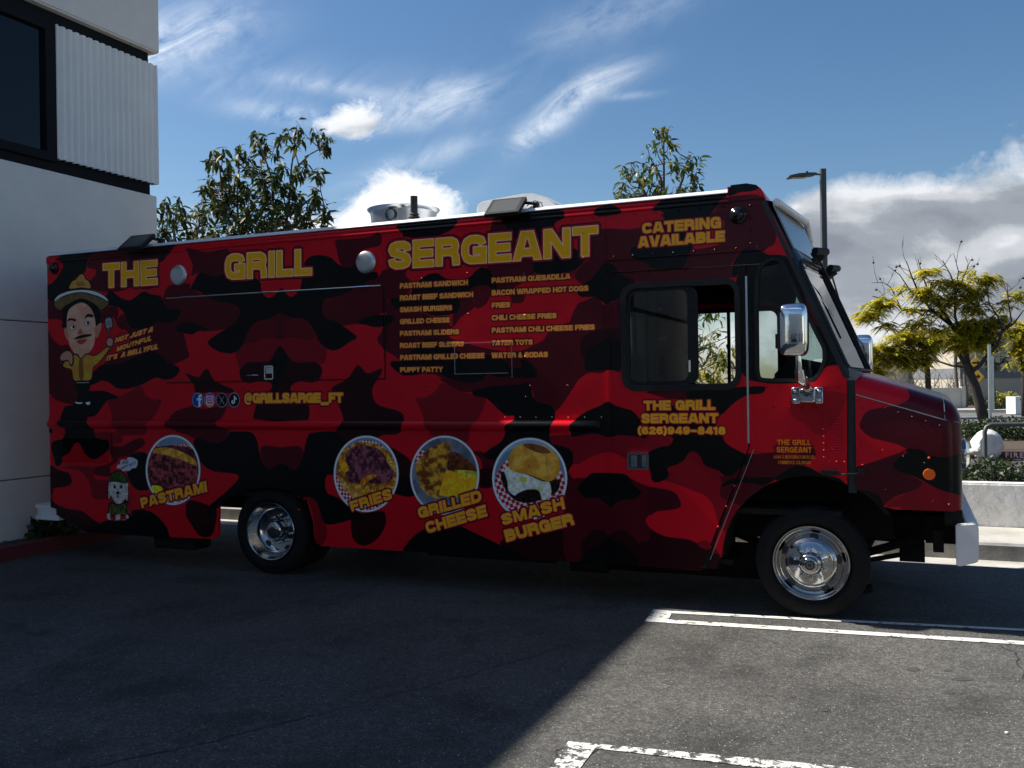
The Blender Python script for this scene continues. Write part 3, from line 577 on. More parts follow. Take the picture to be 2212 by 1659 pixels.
# pastrami sandwich
m_ = food(2, 1062, 788, 228, 292)
br = lambda c: None if c is None else tuple(min(255, int(q*1.22+6)) for q in c)
F = lambda n, p, c, c2=None, cell=8, seed=1, con=1.8: fill(poly(n, p), br(c), br(c2), cell, seed, mask=m_, contrast=con)
fill(disc(2,1062,788,215,280), (120,146,172), (150,170,190), 40, 3, m_, False)
checker(2, 1150, 600, 90, 30, m_, 7, .2); checker(2, 910, 610, 40, 40, m_, 7, .6)
F(2, [(830,640),(1280,640),(1280,1100),(830,1100)], (112,34,40), (40,14,18), 11, 5, 1.5)
F(2, [(900,650),(1000,650),(1250,760),(1290,800),(1280,900),(1180,960),(1060,950),(930,900),(850,860),(850,690)], (150,62,66), (46,14,20), 10, 8, 1.6)
F(2, [(900,650),(905,615),(1000,600),(1120,630),(1230,690),(1262,750),(1230,745),(1120,700),(1000,665),(930,650)], (212,160,62), (170,110,30), 14, 6)
F(2, [(885,920),(930,915),(970,930),(975,965),(930,985),(895,960)], (235,205,30), (200,170,20))
F(2, [(1000,1010),(1200,960),(1200,1060),(1000,1070)], (215,212,220), (180,60,60), 9, 2)
# fries
m_ = food(4, 1171, 820, 270, 318)
fill(disc(4,1171,820,255,302), (130,155,180), None, mask=m_, sm=False)
checker(4, 1171, 840, 250, 300, m_, 8, .7)
F(4, [(980,620),(1080,570),(1180,560),(1300,600),(1380,660),(1420,780),(1420,920),(1330,960),(1180,1000),(1080,1020),(980,920),(930,820),(930,720)], (206,150,44), (120,66,20), 12, 3, 1.6)
F(4, [(1010,640),(1080,590),(1180,585),(1280,620),(1350,700),(1390,780),(1390,860),(1300,900),(1180,900),(1060,900),(1010,850),(1000,740)], (128,66,78), (52,22,30), 10, 9, 1.7)
F(4, [(1120,890),(1150,850),(1230,820),(1260,840),(1200,870),(1140,920)], (220,140,30), (170,90,20))
F(4, [(940,860),(960,850),(1080,960),(1130,1010),(1100,1040),(1000,960)], (200,160,80), (150,100,40), 8, 4)
F(4, [(940,700),(1000,720),(1030,790),(980,800),(950,760)], (225,160,30), (190,110,20))
F(4, [(1340,690),(1410,740),(1420,800),(1370,760)], (210,180,80), (150,110,40))
# grilled cheese
m_ = food(6, 371, 832, 288, 330)
fill(disc(6,371,832,272,314), (132,142,156), (92,100,116), 40, 2, m_, False)
checker(6, 170, 680, 60, 60, m_, 9, .6)
F(6, [(130,780),(160,700),(260,600),(410,562),(400,700),(370,820),(320,1000),(220,960),(160,880)], (190,140,40), (92,46,16), 13, 5, 1.6)
F(6, [(400,700),(410,650),(460,640),(540,690),(620,760),(630,820),(540,820),(400,790)], (110,52,22), (60,28,14), 12, 6, 1.5)
F(6, [(400,790),(540,830),(630,830),(640,900),(600,950),(480,1010),(340,1000),(330,960),(370,830)], (236,170,26), (220,140,20), 12, 7, 2)
F(6, [(160,880),(220,960),(320,1000),(330,1030),(240,1000),(170,930)], (190,140,60), (130,80,30))
F(6, [(450,790),(630,800),(630,850),(540,840)], (200,190,50), (150,140,40), 8, 3)
# smash burger
m_ = food(6, 1076, 860, 312, 340, 19)
fill(disc(6,1076,860,295,323), (110,144,164), None, mask=m_, sm=False)
checker(6, 1076, 960, 300, 330, m_, 10, .35)
F(6, [(780,520),(1380,520),(1380,640),(1000,600),(860,660),(790,760)], (112,146,166), (120,150,170))
F(6, [(840,850),(880,800),(1300,870),(1330,840),(1310,960),(1200,1020),(1080,1060),(960,1040),(880,960)], (40,26,22), (16,10,8), 6, 5)
F(6, [(865,800),(890,760),(940,800),(1060,830),(1180,880),(1240,890),(1255,980),(1220,1030),(1180,1040),(1150,960),(1060,950),(980,980),(950,1000),(900,960),(890,880)], (208,212,196), (168,174,150), 10, 6, 1.6)
F(6, [(990,860),(1040,850),(1050,880),(1010,890)], (170,180,50)); F(6, [(1130,940),(1160,930),(1150,960)], (170,180,50))
F(6, [(900,720),(920,640),(980,585),(1080,565),(1200,590),(1290,650),(1330,740),(1310,830),(1250,880),(1180,870),(1080,830),(980,810),(910,780)], (212,158,62), (176,118,36), 26, 7, 1.6)
F(6, [(1020,580),(1080,568),(1180,590),(1250,640),(1180,650),(1080,620)], (120,66,40), (90,46,28), 10, 3)
def line(n, pts, w, col):
    for a, b in zip(pts[:-1], pts[1:]):
        A = np.array(cp(n, *a)); B = np.array(cp(n, *b)); d = (B-A)/(np.linalg.norm(B-A)+1e-6); q = np.array([-d[1], d[0]])*w/2
        fill(np.array([A+q, B+q, B-q, A-q]), col, sm=False)
line(6, [(1060,740),(1080,780),(1095,815)], 1.2, (120,80,30)); line(6, [(1215,680),(1210,730),(1225,790)], 1.2, (120,80,30)); line(6, [(1100,640),(1090,690)], 1, (130,90,30))
# lettering
text('THE', 1, (483,325), (928,292), (483,520), (930,491), BIG)
text('GRILL', 3, (2,350), (718,302), (2,556), (718,515), BIG)
text('SERGEANT', 5, (-92,457), (1638,318), (-92,677), (1638,560), BIG)
text('CATERING', 7, (558,402), (1210,345), (560,484), (1210,437), MED)
text('AVAILABLE', 7, (525,514), (1240,462), (525,601), (1240,548), MED)
for s_, x0_, t0_, b0_, x1_, t1_, b1_ in [
 ('PASTRAMI SANDWICH',0,795,838,562,765,808),('ROAST BEEF SANDWICH',0,895,938,606,865,907),('SMASH BURGERS',0,993,1035,432,975,1017),
 ('GRILLED CHEESE',0,1092,1134,412,1077,1118),('PASTRAMI SLIDERS',0,1190,1232,490,1174,1216),('ROAST BEEF SLIDERS',0,1290,1332,532,1276,1317),
 ('PASTRAMI GRILLED CHEESE',2,1390,1432,705,1372,1415),('PUPPY PATTY',2,1492,1532,355,1487,1528),
 ('PASTRAMI QUESADILLA',762,749,793,1412,713,757),('BACON WRAPPED HOT DOGS',762,852,896,1562,812,856),('FRIES',762,956,1000,914,949,993),
 ('CHILI CHEESE FRIES',762,1059,1103,1298,1040,1083),('PASTRAMI CHILI CHEESE FRIES',762,1163,1207,1615,1135,1178),('TATER TOTS',762,1268,1312,1100,1260,1303),
 ('WATER & SODAS',765,1371,1415,1226,1363,1406)]:
    text(s_, 5, (x0_,t0_), (x1_,t1_), (x0_,b0_), (x1_,b1_), SML, t=.24, gap=.07)
text('@GRILLSARGE_FT', 4, (160,153), (978,148), (160,232), (978,227), MED, gap=.06)
text('NOT JUST A', 1, (592,935), (905,840), (577,978), (892,884), SML, t=.24)
text('MOUTHFUL', 1, (602,1010), (893,912), (590,1050), (880,958), SML, t=.24)
text("IT'S  A BELLYFUL", 1, (520,1085), (948,983), (508,1128), (935,1028), SML, t=.24)
text('PASTRAMI', 2, (787,1025), (1335,880), (803,1103), (1345,966), MED)
text('FRIES', 4, (1030,1055), (1373,938), (1053,1130), (1390,1025), MED)
text('GRILLED', 6, (143,1105), (665,952), (160,1190), (680,1045), MED)
text('CHEESE', 6, (203,1228), (705,1077), (228,1313), (725,1168), MED)
text('SMASH', 6, (833,1162), (1352,1010), (852,1247), (1370,1108), MED)
text('BURGER', 6, (860,1290), (1425,1147), (884,1383), (1447,1238), MED)
text('THE GRILL', 8, (572,215), (1163,207), (575,291), (1163,288), MED)
text('SERGEANT', 8, (552,322), (1188,318), (552,398), (1188,396), MED)
text('(626)949-8418', 8, (522,430), (1250,430), (522,490), (1250,492), MED, gap=.07)
ORG = [(0,(255,158,30))]
text('THE GRILL', 9, (200,752), (448,754), (200,792), (448,794), ORG, t=.2, gap=.14)
text('SERGEANT', 9, (196,806), (455,808), (196,847), (455,850), ORG, t=.2, gap=.14)
text('6046 E.WASHINGTON BLVD.', 9, (176,868), (480,868), (176,893), (480,896), ORG, t=.15, gap=.16)
text('COMMERCE CA,90040', 9, (208,907), (448,909), (208,933), (448,936), ORG, t=.15, gap=.16)
# round icons
for k, cx in enumerate((1267, 1367, 1467, 1568)):
    fill(disc(1, cx, 1452, 51, 65), (12,10,14), sm=False); fill(disc(1, cx, 1452, 47, 61), (210,212,222), sm=False)
    fill(disc(1, cx, 1452, 43, 56), [(40,72,170),(150,50,160),(14,14,18),(14,14,18)][k], sm=False)
fill(poly(1, [(1325,1470),(1367,1450),(1408,1480),(1390,1500),(1367,1508),(1344,1500)]), (235,110,50), (240,180,70), 9, 2)
W_ = (240,242,248)
fill(poly(1, [(1272,1510),(1272,1455),(1258,1455),(1258,1437),(1272,1437),(1272,1415),(1288,1405),(1302,1407),(1302,1424),(1290,1426),(1290,1437),(1303,1437),(1300,1455),(1290,1455),(1290,1508)]), W_, sm=False)
fill(poly(1, [(1338,1425),(1348,1415),(1386,1415),(1396,1425),(1396,1480),(1386,1492),(1348,1492),(1338,1480)]), W_, sm=False)
fill(poly(1, [(1345,1430),(1352,1423),(1382,1423),(1389,1430),(1389,1476),(1382,1484),(1352,1484),(1345,1476)]), (200,60,120), sm=False)
fill(disc(1, 1367, 1453, 15, 20), W_, sm=False); fill(disc(1, 1367, 1453, 9, 13), (200,60,120), sm=False); fill(disc(1, 1382, 1432, 3, 4), W_, sm=False)
line(1, [(1445,1418),(1487,1486)], 3.4, W_); line(1, [(1445,1418),(1487,1486)], 1.2, (14,14,18)); line(1, [(1487,1418),(1447,1486)], 1.2, W_)
fill(poly(1, [(1566,1415),(1577,1415),(1580,1430),(1592,1438),(1592,1450),(1577,1444),(1577,1470),(1568,1484),(1554,1484),(1545,1472),(1548,1456),(1562,1450),(1562,1461),(1556,1466),(1560,1474),(1566,1468)]), W_, sm=False)
# plain cartoon cook in a brimmed hat, and a white dog in a green cap
f1 = lambda p, c, c2=None, cell=14: fill(poly(1, p), c, c2, cell)
INK = (10,9,10)
f1([(60,640),(90,585),(180,545),(298,528),(420,545),(505,590),(535,640),(510,690),(440,722),(380,690),(210,690),(150,722),(95,700)], INK)
f1([(78,632),(110,585),(190,552),(298,538),(410,550),(490,590),(525,632),(440,590),(298,556),(160,585)], (222,226,230))
f1([(78,638),(160,592),(298,562),(440,598),(524,640),(500,680),(440,706),(380,650),(298,625),(210,650),(150,708),(95,690)], (128,102,62), (108,86,52))
f1([(195,536),(215,465),(255,445),(288,405),(322,408),(345,448),(370,462),(388,530),(298,526)], INK)
f1([(204,528),(222,472),(258,452),(292,412),(318,416),(340,455),(362,468),(378,524),(298,518)], (212,164,78), (196,148,66))
f1([(140,700),(220,640),(298,610),(390,640),(452,700),(460,780),(430,860),(160,860),(150,780)], INK)
f1([(180,780),(200,700),(260,655),(320,645),(380,690),(415,780),(420,900),(400,1010),(350,1070),(298,1100),(250,1070),(205,1000),(185,900)], (218,158,130), (236,182,154), 40)
f1([(410,860),(465,810),(462,870),(430,940)], (196,138,112)); f1([(190,880),(165,850),(160,900),(190,960)], (196,138,112))
f1([(186,800),(200,775),(250,780),(252,800),(215,788)], INK); f1([(325,780),(350,740),(395,745),(398,765),(355,762)], INK)
for cx, cy in ((232,850), (352,818)):
    fill(disc(1, cx, cy, 26, 22), INK, sm=False); fill(disc(1, cx, cy, 23, 19), (232,230,226), sm=False); fill(disc(1, cx+5, cy-3, 10, 13), INK, sm=False)
f1([(270,900),(292,860),(312,895),(292,908)], (170,108,86)); f1([(238,948),(290,915),(370,905),(385,918),(300,940)], (30,22,20))
f1([(262,960),(330,945),(345,958),(298,992)], (176,70,52))
f1([(205,1080),(270,1070),(298,1110),(340,1065),(420,1075),(520,1000),(540,1030),(450,1150),(400,1190),(385,1290),(240,1300),(215,1210),(160,1190),(140,1150)], INK)
f1([(212,1088),(262,1080),(298,1118),(345,1075),(420,1084),(515,1012),(530,1030),(445,1142),(396,1184),(376,1284),(246,1290),(222,1200),(166,1182),(152,1155)], (214,162,62), (198,146,52))
f1([(284,1120),(312,1120),(320,1250),(300,1288),(282,1250)], (132,84,24))
f1([(220,1165),(265,1160),(262,1215),(225,1212)], (196,142,48)); f1([(332,1160),(380,1165),(378,1215),(335,1212)], (196,142,48))
f1([(120,1090),(150,1048),(200,1038),(232,1070),(238,1150),(210,1172),(190,1130),(135,1135)], INK); f1([(127,1092),(155,1056),(196,1046),(224,1074),(228,1140),(212,1158),(190,1120),(140,1125)], (200,146,122))
f1([(495,775),(555,765),(565,850),(535,870),(545,1030),(532,1032),(518,872),(502,860)], INK); f1([(502,782),(548,774),(557,846),(530,862),(540,1022),(535,1022),(524,866),(508,852)], (150,156,158))
for q in (512,527,541): line(1, [(q,795),(q+4,835)], 1.6, (40,20,24))
f1([(512,945),(540,930),(570,950),(565,1005),(525,1015),(505,985)], INK); f1([(518,950),(540,938),(562,954),(558,998),(528,1005),(512,982)], (200,146,122))
f1([(248,1300),(375,1298),(365,1380),(350,1470),(262,1472),(268,1400)], (14,14,12)); line(1, [(260,1308),(365,1306)], 3, (170,170,168))
f1([(250,1466),(285,1472),(312,1470),(300,1484),(262,1482)], W_); f1([(336,1474),(372,1466),(374,1484),(355,1494)], W_)
text('G.S.', 1, (262,476), (322,474), (262,500), (322,500), [(.18,(150,60,30)),(0,(232,170,74))], t=.18)
f2 = lambda p, c, c2=None, cell=9: fill(poly(2, p), c, c2, cell)
f2([(595,762),(610,740),(625,742),(625,712),(650,700),(672,706),(690,684),(720,682),(740,690),(765,705),(768,735),(755,770),(725,775),(700,795),(665,795),(645,798),(625,775),(600,776)], (206,210,222))
for a, b, c in (((640,728),(690,722),(640,705)),): text('HUH', 2, (642,712), (690,706), (640,742), (690,738), [(0,(30,30,40))], t=.14, gap=.3)
text('PUPPY PATTY', 2, (632,762), (752,718), (634,782), (754,742), [(0,(30,30,40))], t=.14, gap=.25)
f2([(522,900),(545,880),(680,880),(694,940),(690,1060),(670,1050),(640,1070),(610,1078),(570,1060),(545,1010),(520,1040)], INK)
f2([(528,905),(548,886),(676,886),(688,940),(684,1040),(664,1030),(638,1060),(606,1070),(575,1052),(548,1000),(527,1025)], (226,222,212), (180,176,168), 6)
f2([(535,880),(550,820),(590,795),(640,800),(675,835),(688,890),(640,895),(590,885)], INK); f2([(542,876),(556,824),(592,803),(636,808),(668,838),(680,884),(640,888),(590,878)], (30,66,30), (86,92,34), 8)
for cx in (578, 632): fill(disc(2, cx, 928, 10, 14), INK, sm=False)
fill(disc(2, 604, 978, 14, 13), INK, sm=False); f2([(594,998),(614,998),(610,1018),(600,1018)], (190,90,100))
f2([(540,1050),(570,1060),(605,1080),(645,1060),(672,1050),(682,1120),(678,1165),(530,1165),(525,1110)], INK); f2([(546,1060),(605,1086),(668,1060),(675,1120),(670,1158),(538,1158),(532,1110)], (38,64,30), (116,104,40), 8)
f2([(518,1150),(540,1150),(545,1198),(588,1200),(585,1160),(625,1160),(622,1200),(672,1202),(672,1160),(690,1165),(690,1190),(600,1206),(530,1200),(514,1180)], (222,218,210), (180,176,168), 6)
line(2, [(668,1058),(690,1110),(728,1172)], 6, (14,14,14)); line(2, [(680,1095),(724,1168)], 3, (110,112,114)); line(2, [(690,1065),(736,1000)], 5, (14,14,14)); line(2, [(694,1060),(732,1006)], 2.2, (100,102,106))
wrap = None
def make_wrap():
    global wrap
    wrap = bpy.data.images.new('vehicle_wrap', CW, CH, alpha=False)
    px = np.ones((CH, CW, 4), np.float32); px[..., :3] = CV; wrap.pixels.foreach_set(px.ravel()); wrap.update(); wrap.pack()
    def wm(name, img=True, col=(.6,.01,.03)):
        m = bpy.data.materials.new(name); m.use_nodes = True; nt = m.node_tree; b = nt.nodes['Principled BSDF']
        t = nt.nodes.new('ShaderNodeTexImage'); t.image = wrap; t.interpolation = 'Cubic'; t.extension = 'EXTEND'
        nt.links.new(t.outputs[0], b.inputs['Base Color']); b.inputs['Roughness'].default_value = .27; b.inputs['Specular IOR Level'].default_value = .22
        tc = nt.nodes.new('ShaderNodeTexCoord'); n = nt.nodes.new('ShaderNodeTexNoise'); n.inputs['Scale'].default_value = 1.6; n.inputs['Detail'].default_value = 2
        nt.links.new(tc.outputs['Object'], n.inputs[0]); q = nt.nodes.new('ShaderNodeBump'); q.inputs['Strength'].default_value = .4; q.inputs['Distance'].default_value = .02
        nt.links.new(n.outputs[0], q.inputs['Height']); nt.links.new(q.outputs[0], b.inputs['Normal'])
        return m
    M['wrap'] = wm('camouflage_wrap')
make_wrap()
WUV = lambda p: ((p.x-S0)/(S1-S0), (p.z-H0)/(H1-H0))
M['bulk'] = mat('bulkhead_grey', (.10,.10,.098), .5, noise=((.07,.07,.068), 4))
M['rimchrome'] = mat('rim_chrome', (.46,.465,.47), .10, 1, noise=((.45,.45,.45), 5), bump=(10, .1, .01))
# ------------------------------------------------------------------ the food truck
truck = empty('food_truck', (R0.x, R0.y, 0), -TH, label='red and black camouflage food truck lettered THE GRILL SERGEANT, parked in the lot', cat='food truck')
SW = dict(uvf=WUV)
W2 = 2.4
def A_(name, g, m, parent=truck, **k):
    o = g.make(name, M[m] if isinstance(m, str) else m, parent, **k); return o
def front_s(h): return 7.249+(3.064-h)*.4183
arch = lambda a0, a1, n, r=.635: [(7.535+r*math.cos(math.radians(a0+(a1-a0)*k/n)), .38+r*math.sin(math.radians(a0+(a1-a0)*k/n))) for k in range(n+1)]
rear_low = [(0,.505),(.08,.49),(.08,.43),(.505,.269),(1.334,.267),(2.13,.285),(2.165,.30),(2.178,.33),(2.185,.583),(2.3,.68),(2.5,.765),(2.75,.79),(3.0,.77),(3.175,.714),(3.21,.62),(3.25,.5),(3.262,.36),(3.28,.31),(3.336,.283)]
A_('side_panel', G().plate(rear_low+[(6.034,.285),(6.034,3.03),(0,3.03)], (), 0, .03), 'wrap', **SW)
A_('header_panel', G().plate([(6.037,2.567),(front_s(2.567),2.567),(front_s(3.03),3.03),(6.037,3.03)], (), .001, .03), 'wrap', **SW)
qin = [(7.193,1.933),(7.2,2.447),(7.238,2.546),(7.292,2.579),(7.336,2.573),(7.371,2.532),(7.48,2.28),(7.60,2.01),(7.636,1.929),(7.638,1.849),(7.568,1.724),(7.40,1.722),(7.235,1.726),(7.196,1.758)]
qin = [tuple(p) for p in smooth(np.array(qin), 3)]
qout = offset(qin, .026)
A_('cowl_panel', G().plate([(7.118,1.216),(6.778,.30),(6.86,.30)]+[(a, b) for a, b in arch(176, 66, 16)][::1]+[(7.80,1.70),(front_s(1.76),1.76),(front_s(2.563),2.563),(7.118,2.563)], (qin,), .001, .03), 'wrap', **SW)
door = A_('door', G().plate([(6.043,.29),(6.735,.278),(7.106,1.21),(7.106,2.56),(6.043,2.56)], (rrect(6.19,1.685,7.03,2.438,.075),), -.004, .03), 'wrap', **SW)
A_('window_frame', G().plate(rrect(6.149,1.64,7.067,2.478,.115), (rrect(6.196,1.69,7.024,2.432,.075),), -.02, .034), 'black', door, bevel=.006, smooth=True, auto=40)
A_('sash_frame', G().plate(rrect(6.2,1.694,6.745,2.43,.07), (rrect(6.222,1.716,6.665,2.408,.05),), .008, .022), 'black', door)
A_('sliding_pane', G().plate(rrect(6.223,1.717,6.664,2.407,.05), (), .013, .017), 'slideglass', door)
A_('window_latch', G().box((6.672,-.002,1.78),(6.688,.008,1.87)), 'steel', door)
A_('door_hinge', G().box((7.104,-.012,1.247),(7.118,.0,2.48)), 'alu', door)
dh = A_('door_handle', G().plate(rrect(6.186,1.034,6.356,1.165,.02), (rrect(6.20,1.048,6.342,1.151,.012),), -.02, -.003), 'chrome', door, bevel=.004)
g = G().plate(rrect(6.20,1.048,6.342,1.151,.012), (), -.006, -.003); A_('handle_recess', g, 'idark', door)
A_('handle_paddle', G().box((6.213,-.016,1.054),(6.262,-.007,1.145)), 'steel', door, bevel=.003); A_('handle_lock', G().box((6.300,-.014,1.054),(6.335,-.007,1.145)), 'steel', door, bevel=.003)
qw = A_('quarter_window_frame', G().plate(qout, (qin,), -.016, .034), 'black', bevel=.005, smooth=True, auto=40)
A_('pane', G().plate(qin, (), .012, .016), 'glass', qw)
# strips round the door with their rivets, drip rail, door frame
A_('door_frame', G().box((6.034,-.012,.285),(6.060,-.001,2.585)).box((6.034,-.012,2.567),(7.12,-.001,2.585)), 'wrap', **SW)
A_('drip_rail', G().box((6.0,-.022,2.664),(front_s(2.67)-.18,-.001,2.678)), 'wrap', **SW)
A_('hinge_strip', G().box((7.08,-.008,1.235),(7.104,-.004,2.49)).box((7.119,-.006,1.235),(7.15,0,2.49)), 'wrap', **SW)
g = G(); q = Vector((.37, .93)).normalized()
for a, b in (((7.122,1.20),(6.79,.37)),): g.plate([(a[0]+.022,a[1]),(a[0]+.026,a[1]),(b[0]+.026,b[1]),(b[0]+.022,b[1])], (), -.003, .0)
A_('door_edge_trim', g, 'alu')
# belt moulding, roof rail
g = G().box((0.0,-.006,1.285),(6.02,-.0005,1.446)); A_('belt_flange', g, 'wrap', **SW)
pr = [(.0,1.413),(-.022,1.409),(-.038,1.395),(-.046,1.37),(-.04,1.345),(-.024,1.329),(.0,1.325)]
v = []; f = []; xs = [0.01, .02]+[.25*k for k in range(1, 24)]+[5.93, 5.975]
for i, x in enumerate(xs):
    k = .6 if i in (0, len(xs)-1) else 1
    for y, h in pr: v.append((x, (y-.005)*k, 1.369+(h-1.369)*k))
n = len(pr)
for i in range(len(xs)-1):
    for k in range(n-1): f.append((i*n+k, i*n+k+1, (i+1)*n+k+1, (i+1)*n+k))
f += [tuple(range(n)), tuple(range((len(xs)-1)*n, len(xs)*n))]
G_ = G(); G_.add(v, f); A_('belt_moulding', G_, 'wrap', smooth=True, auto=35, **SW)
g = G(); pr = [(.0,3.03),(-.012,3.035),(-.014,3.05),(-.006,3.062),(-.012,3.075),(-.008,3.09),(.012,3.103),(.03,3.106),(.03,3.03)]; n = len(pr)
g.add([(x, y, h) for x in (0, 3.5, 6.995) for y, h in pr], [(i*n+k, i*n+(k+1)%n, (i+1)*n+(k+1)%n, (i+1)*n+k) for i in range(2) for k in range(n)]+[tuple(range(n)), tuple(range(2*n, 3*n))])
A_('roof_rail', g, 'wrap', smooth=True, auto=50, **SW)
g = G(); pr = [(-.012,3.106),(-.012,3.110),(.0,3.128),(.03,3.140),(.2,3.155),(W2/2,3.165),(W2-.2,3.155),(W2-.03,3.140),(W2,3.128),(W2+.012,3.110),(W2+.012,3.106)]; n = len(pr)
g.add([(x, y, h) for x in (0, 3.5, 6.99) for y, h in pr], [(i*n+k, i*n+(k+1)%n, (i+1)*n+(k+1)%n, (i+1)*n+k) for i in range(2) for k in range(n)]+[tuple(range(n)), tuple(range(2*n, 3*n))])
A_('roof', g, 'roofwhite')
A_('roof_cap', G().plate([(6.992,3.03),(front_s(3.03),3.03),(front_s(3.06)-.003,3.07),(7.235,3.11),(7.19,3.15),(7.12,3.168),(6.992,3.165)], (), -.006, W2+.006), 'wrap', bevel=.03, seg=4, smooth=True, auto=50, **SW)
A_('corner_trim', G().box((6.985,-.014,3.03),(7.0,.0,3.15)), 'wrap', **SW)
A_('roof_seam', G().box((7.142,-.004,2.69),(7.150,.001,3.0)), 'wrap', **SW)
# far side
far_low = [(0,.5),(2.185,.3),(2.185,.6),(2.75,.79),(3.2,.7),(3.3,.3),(6.86,.30)]
A_('far_side_panel', G().plate(far_low+arch(176, 66, 12)+[(7.80,1.70),(front_s(1.76),1.76),(front_s(3.03),3.03),(0,3.03)], (rrect(6.20,1.665,7.03,2.39,.08), qin), W2-.03, W2), 'wrap', **SW)
A_('far_window_frame', G().plate(rrect(6.16,1.625,7.07,2.43,.1), (rrect(6.20,1.665,7.03,2.39,.08),), W2-.036, W2+.01).box((6.545,W2-.04,1.66),(6.575,W2-.01,2.4)), 'black')
A_('far_quarter_pane', G().plate(qin, (), W2-.02, W2-.016), 'glass')
A_('rear_panel', G().box((.001,.03,.505),(.03,W2-.03,3.1)), 'wrap', **SW)
A_('side_marker_light', G().lathe([(.062,0),(.06,-.02),(.045,-.03)], (.105,0,2.972), 'y', 24).dome((.105,-.028,2.972), .045, .035, 20, 6), 'lens', smooth=True, auto=40)
A_('side_marker_light', G().lathe([(.066,0),(.062,-.02),(.046,-.032)], (7.06,0,2.935), 'y', 24).dome((7.06,-.03,2.935), .046, .036, 20, 6), 'lens', smooth=True, auto=40)
# two round vent covers
for s_, h_, r_ in ((1.766,2.805,.098),(3.862,2.793,.098)):
    vf = A_('round_vent', G().lathe([(.0,-.004),(r_+.03,-.004),(r_+.034,0)], (s_+.012,0,h_), 'y', 40), 'wrap', smooth=True, auto=30, **SW)
    A_('vent_cover', G().lathe([(0,-.034),(r_*.6,-.031),(r_*.93,-.026),(r_,-.02),(r_,-.006)], (s_-.01,0,h_), 'y', 40), mat('brushed_cover', (.55,.57,.58), .3, .75) if 'cover' not in M else M['cover'], vf, smooth=True, auto=50)
# serving hatch
hatch = A_('serving_hatch', G().plate([(1.592,1.776),(4.02,1.776),(4.02,2.572),(1.592,2.585)], (), -.016, -.003), 'wrap', bevel=.003, **SW)
A_('hatch_gasket', G().plate([(1.582,1.766),(4.03,1.766),(4.03,2.585),(1.582,2.597)], (), -.004, -.001), 'black', hatch)
A_('hatch_hinge', G().tube([(1.60,-.018,2.592),(4.0,-.018,2.580)], .006, 6), 'alu', hatch)
for x in (1.70, 2.78, 3.82): A_('hinge_knuckle', G().tube([(x-.08,-.017,2.592-(x-1.6)*.005),(x+.08,-.017,2.592-(x-1.6)*.005-.0008)], .010, 8), 'steel', hatch)
lt = A_('hatch_latch', G().plate(rrect(2.754,1.784,2.852,1.911,.014), (rrect(2.763,1.794,2.843,1.901,.01),), -.024, -.01), 'chrome', hatch, bevel=.003)
A_('latch_paddle', G().box((2.768,-.018,1.84),(2.838,-.011,1.896)), 'steel', hatch)
A_('latch_recess', G().box((2.763,-.012,1.794),(2.843,-.0105,1.901)), 'idark', hatch)
A_('pull_handle', G().tube([(2.55,-.012,1.827),(2.555,-.03,1.827),(2.68,-.03,1.826),(2.685,-.012,1.826)], .006, 8).dome((2.55,-.011,1.827), .012, .006).dome((2.685,-.011,1.826), .012, .006), 'steel', hatch, smooth=True)
fl = A_('service_flap', G().plate([(4.706,1.803),(5.18,1.803),(5.18,2.045),(4.706,2.045)], (), -.012, -.001), 'wrap', bevel=.002, **SW)
A_('flap_trim', G().box((4.702,-.011,1.799),(5.184,-.002,1.803)).box((4.700,-.011,1.799),(4.704,-.002,2.05)).box((4.60,-.008,2.055),(5.22,-.001,2.059)).box((5.219,-.006,1.764),(5.222,-.001,2.06)), 'alu', fl)
# louvred vents
g = G().plate([(.175,.955),(.857,.955),(.857,1.27),(.175,1.27)], ([(.195,.975),(.82,.975),(.82,1.225),(.195,1.225)],), -.01, -.001)
for k in range(17):
    z = .98+k*.0146; g.add([(.195,-.001,z),(.82,-.001,z),(.82,-.012,z-.002),(.195,-.012,z-.002),(.195,-.001,z+.010),(.82,-.001,z+.010)], [(0,1,2,3),(3,2,5,4)])
A_('vent_grille', g, 'wrap', **SW)
g = G()
for k in range(14):
    z = 1.187+k*.0185; g.add([(7.685,0,z+.013),(7.772,0,z+.013),(7.768,-.007,z),(7.689,-.007,z),(7.772,0,z-.001),(7.685,0,z-.001)], [(0,1,2,3),(3,2,4,5),(0,3,5),(1,4,2)])
A_('cowl_louvres', g, 'wrap', **SW)
# rivets
g = G(); rv = []
def row(a, b, step):
    L_ = math.dist(a, b); n = max(int(L_/step), 1)
    for k in range(n+1): rv.append((a[0]+(b[0]-a[0])*k/n, a[1]+(b[1]-a[1])*k/n))
row((.06,1.432),(5.98,1.434),.135); row((.06,1.298),(5.98,1.300),.135)
row((.2,3.012),(6.95,3.012),.165); row((6.1,2.690),(7.2,2.690),.14); row((6.1,2.554),(7.08,2.552),.13)
row((6.047,.36),(6.047,2.5),.145); row((7.090,1.28),(7.090,2.46),.12); row((7.135,1.28),(7.135,2.46),.12)
row((7.07,1.08),(6.75,.31),.14); row((7.15,1.15),(7.155,1.0),.07); row((3.4,.305),(5.95,.305),.17)
row((1.0,.93),(2.15,.93),.105); row((2.42,1.12),(2.95,1.12),.11); row((3.1,.6),(3.1,1.2),.1); row((3.16,.7),(3.16,1.0),.15)
row((5.34,2.6),(5.34,1.6),.31); row((4.4,2.62),(4.4,2.0),.31); row((4.83,2.64),(4.83,2.3),.31); row((5.85,2.9),(5.85,2.7),.13)
row((4.06,2.55),(4.06,1.8),.12); row((4.1,1.70),(5.7,1.69),.27); row((1.6,1.72),(4.0,1.72),.3)
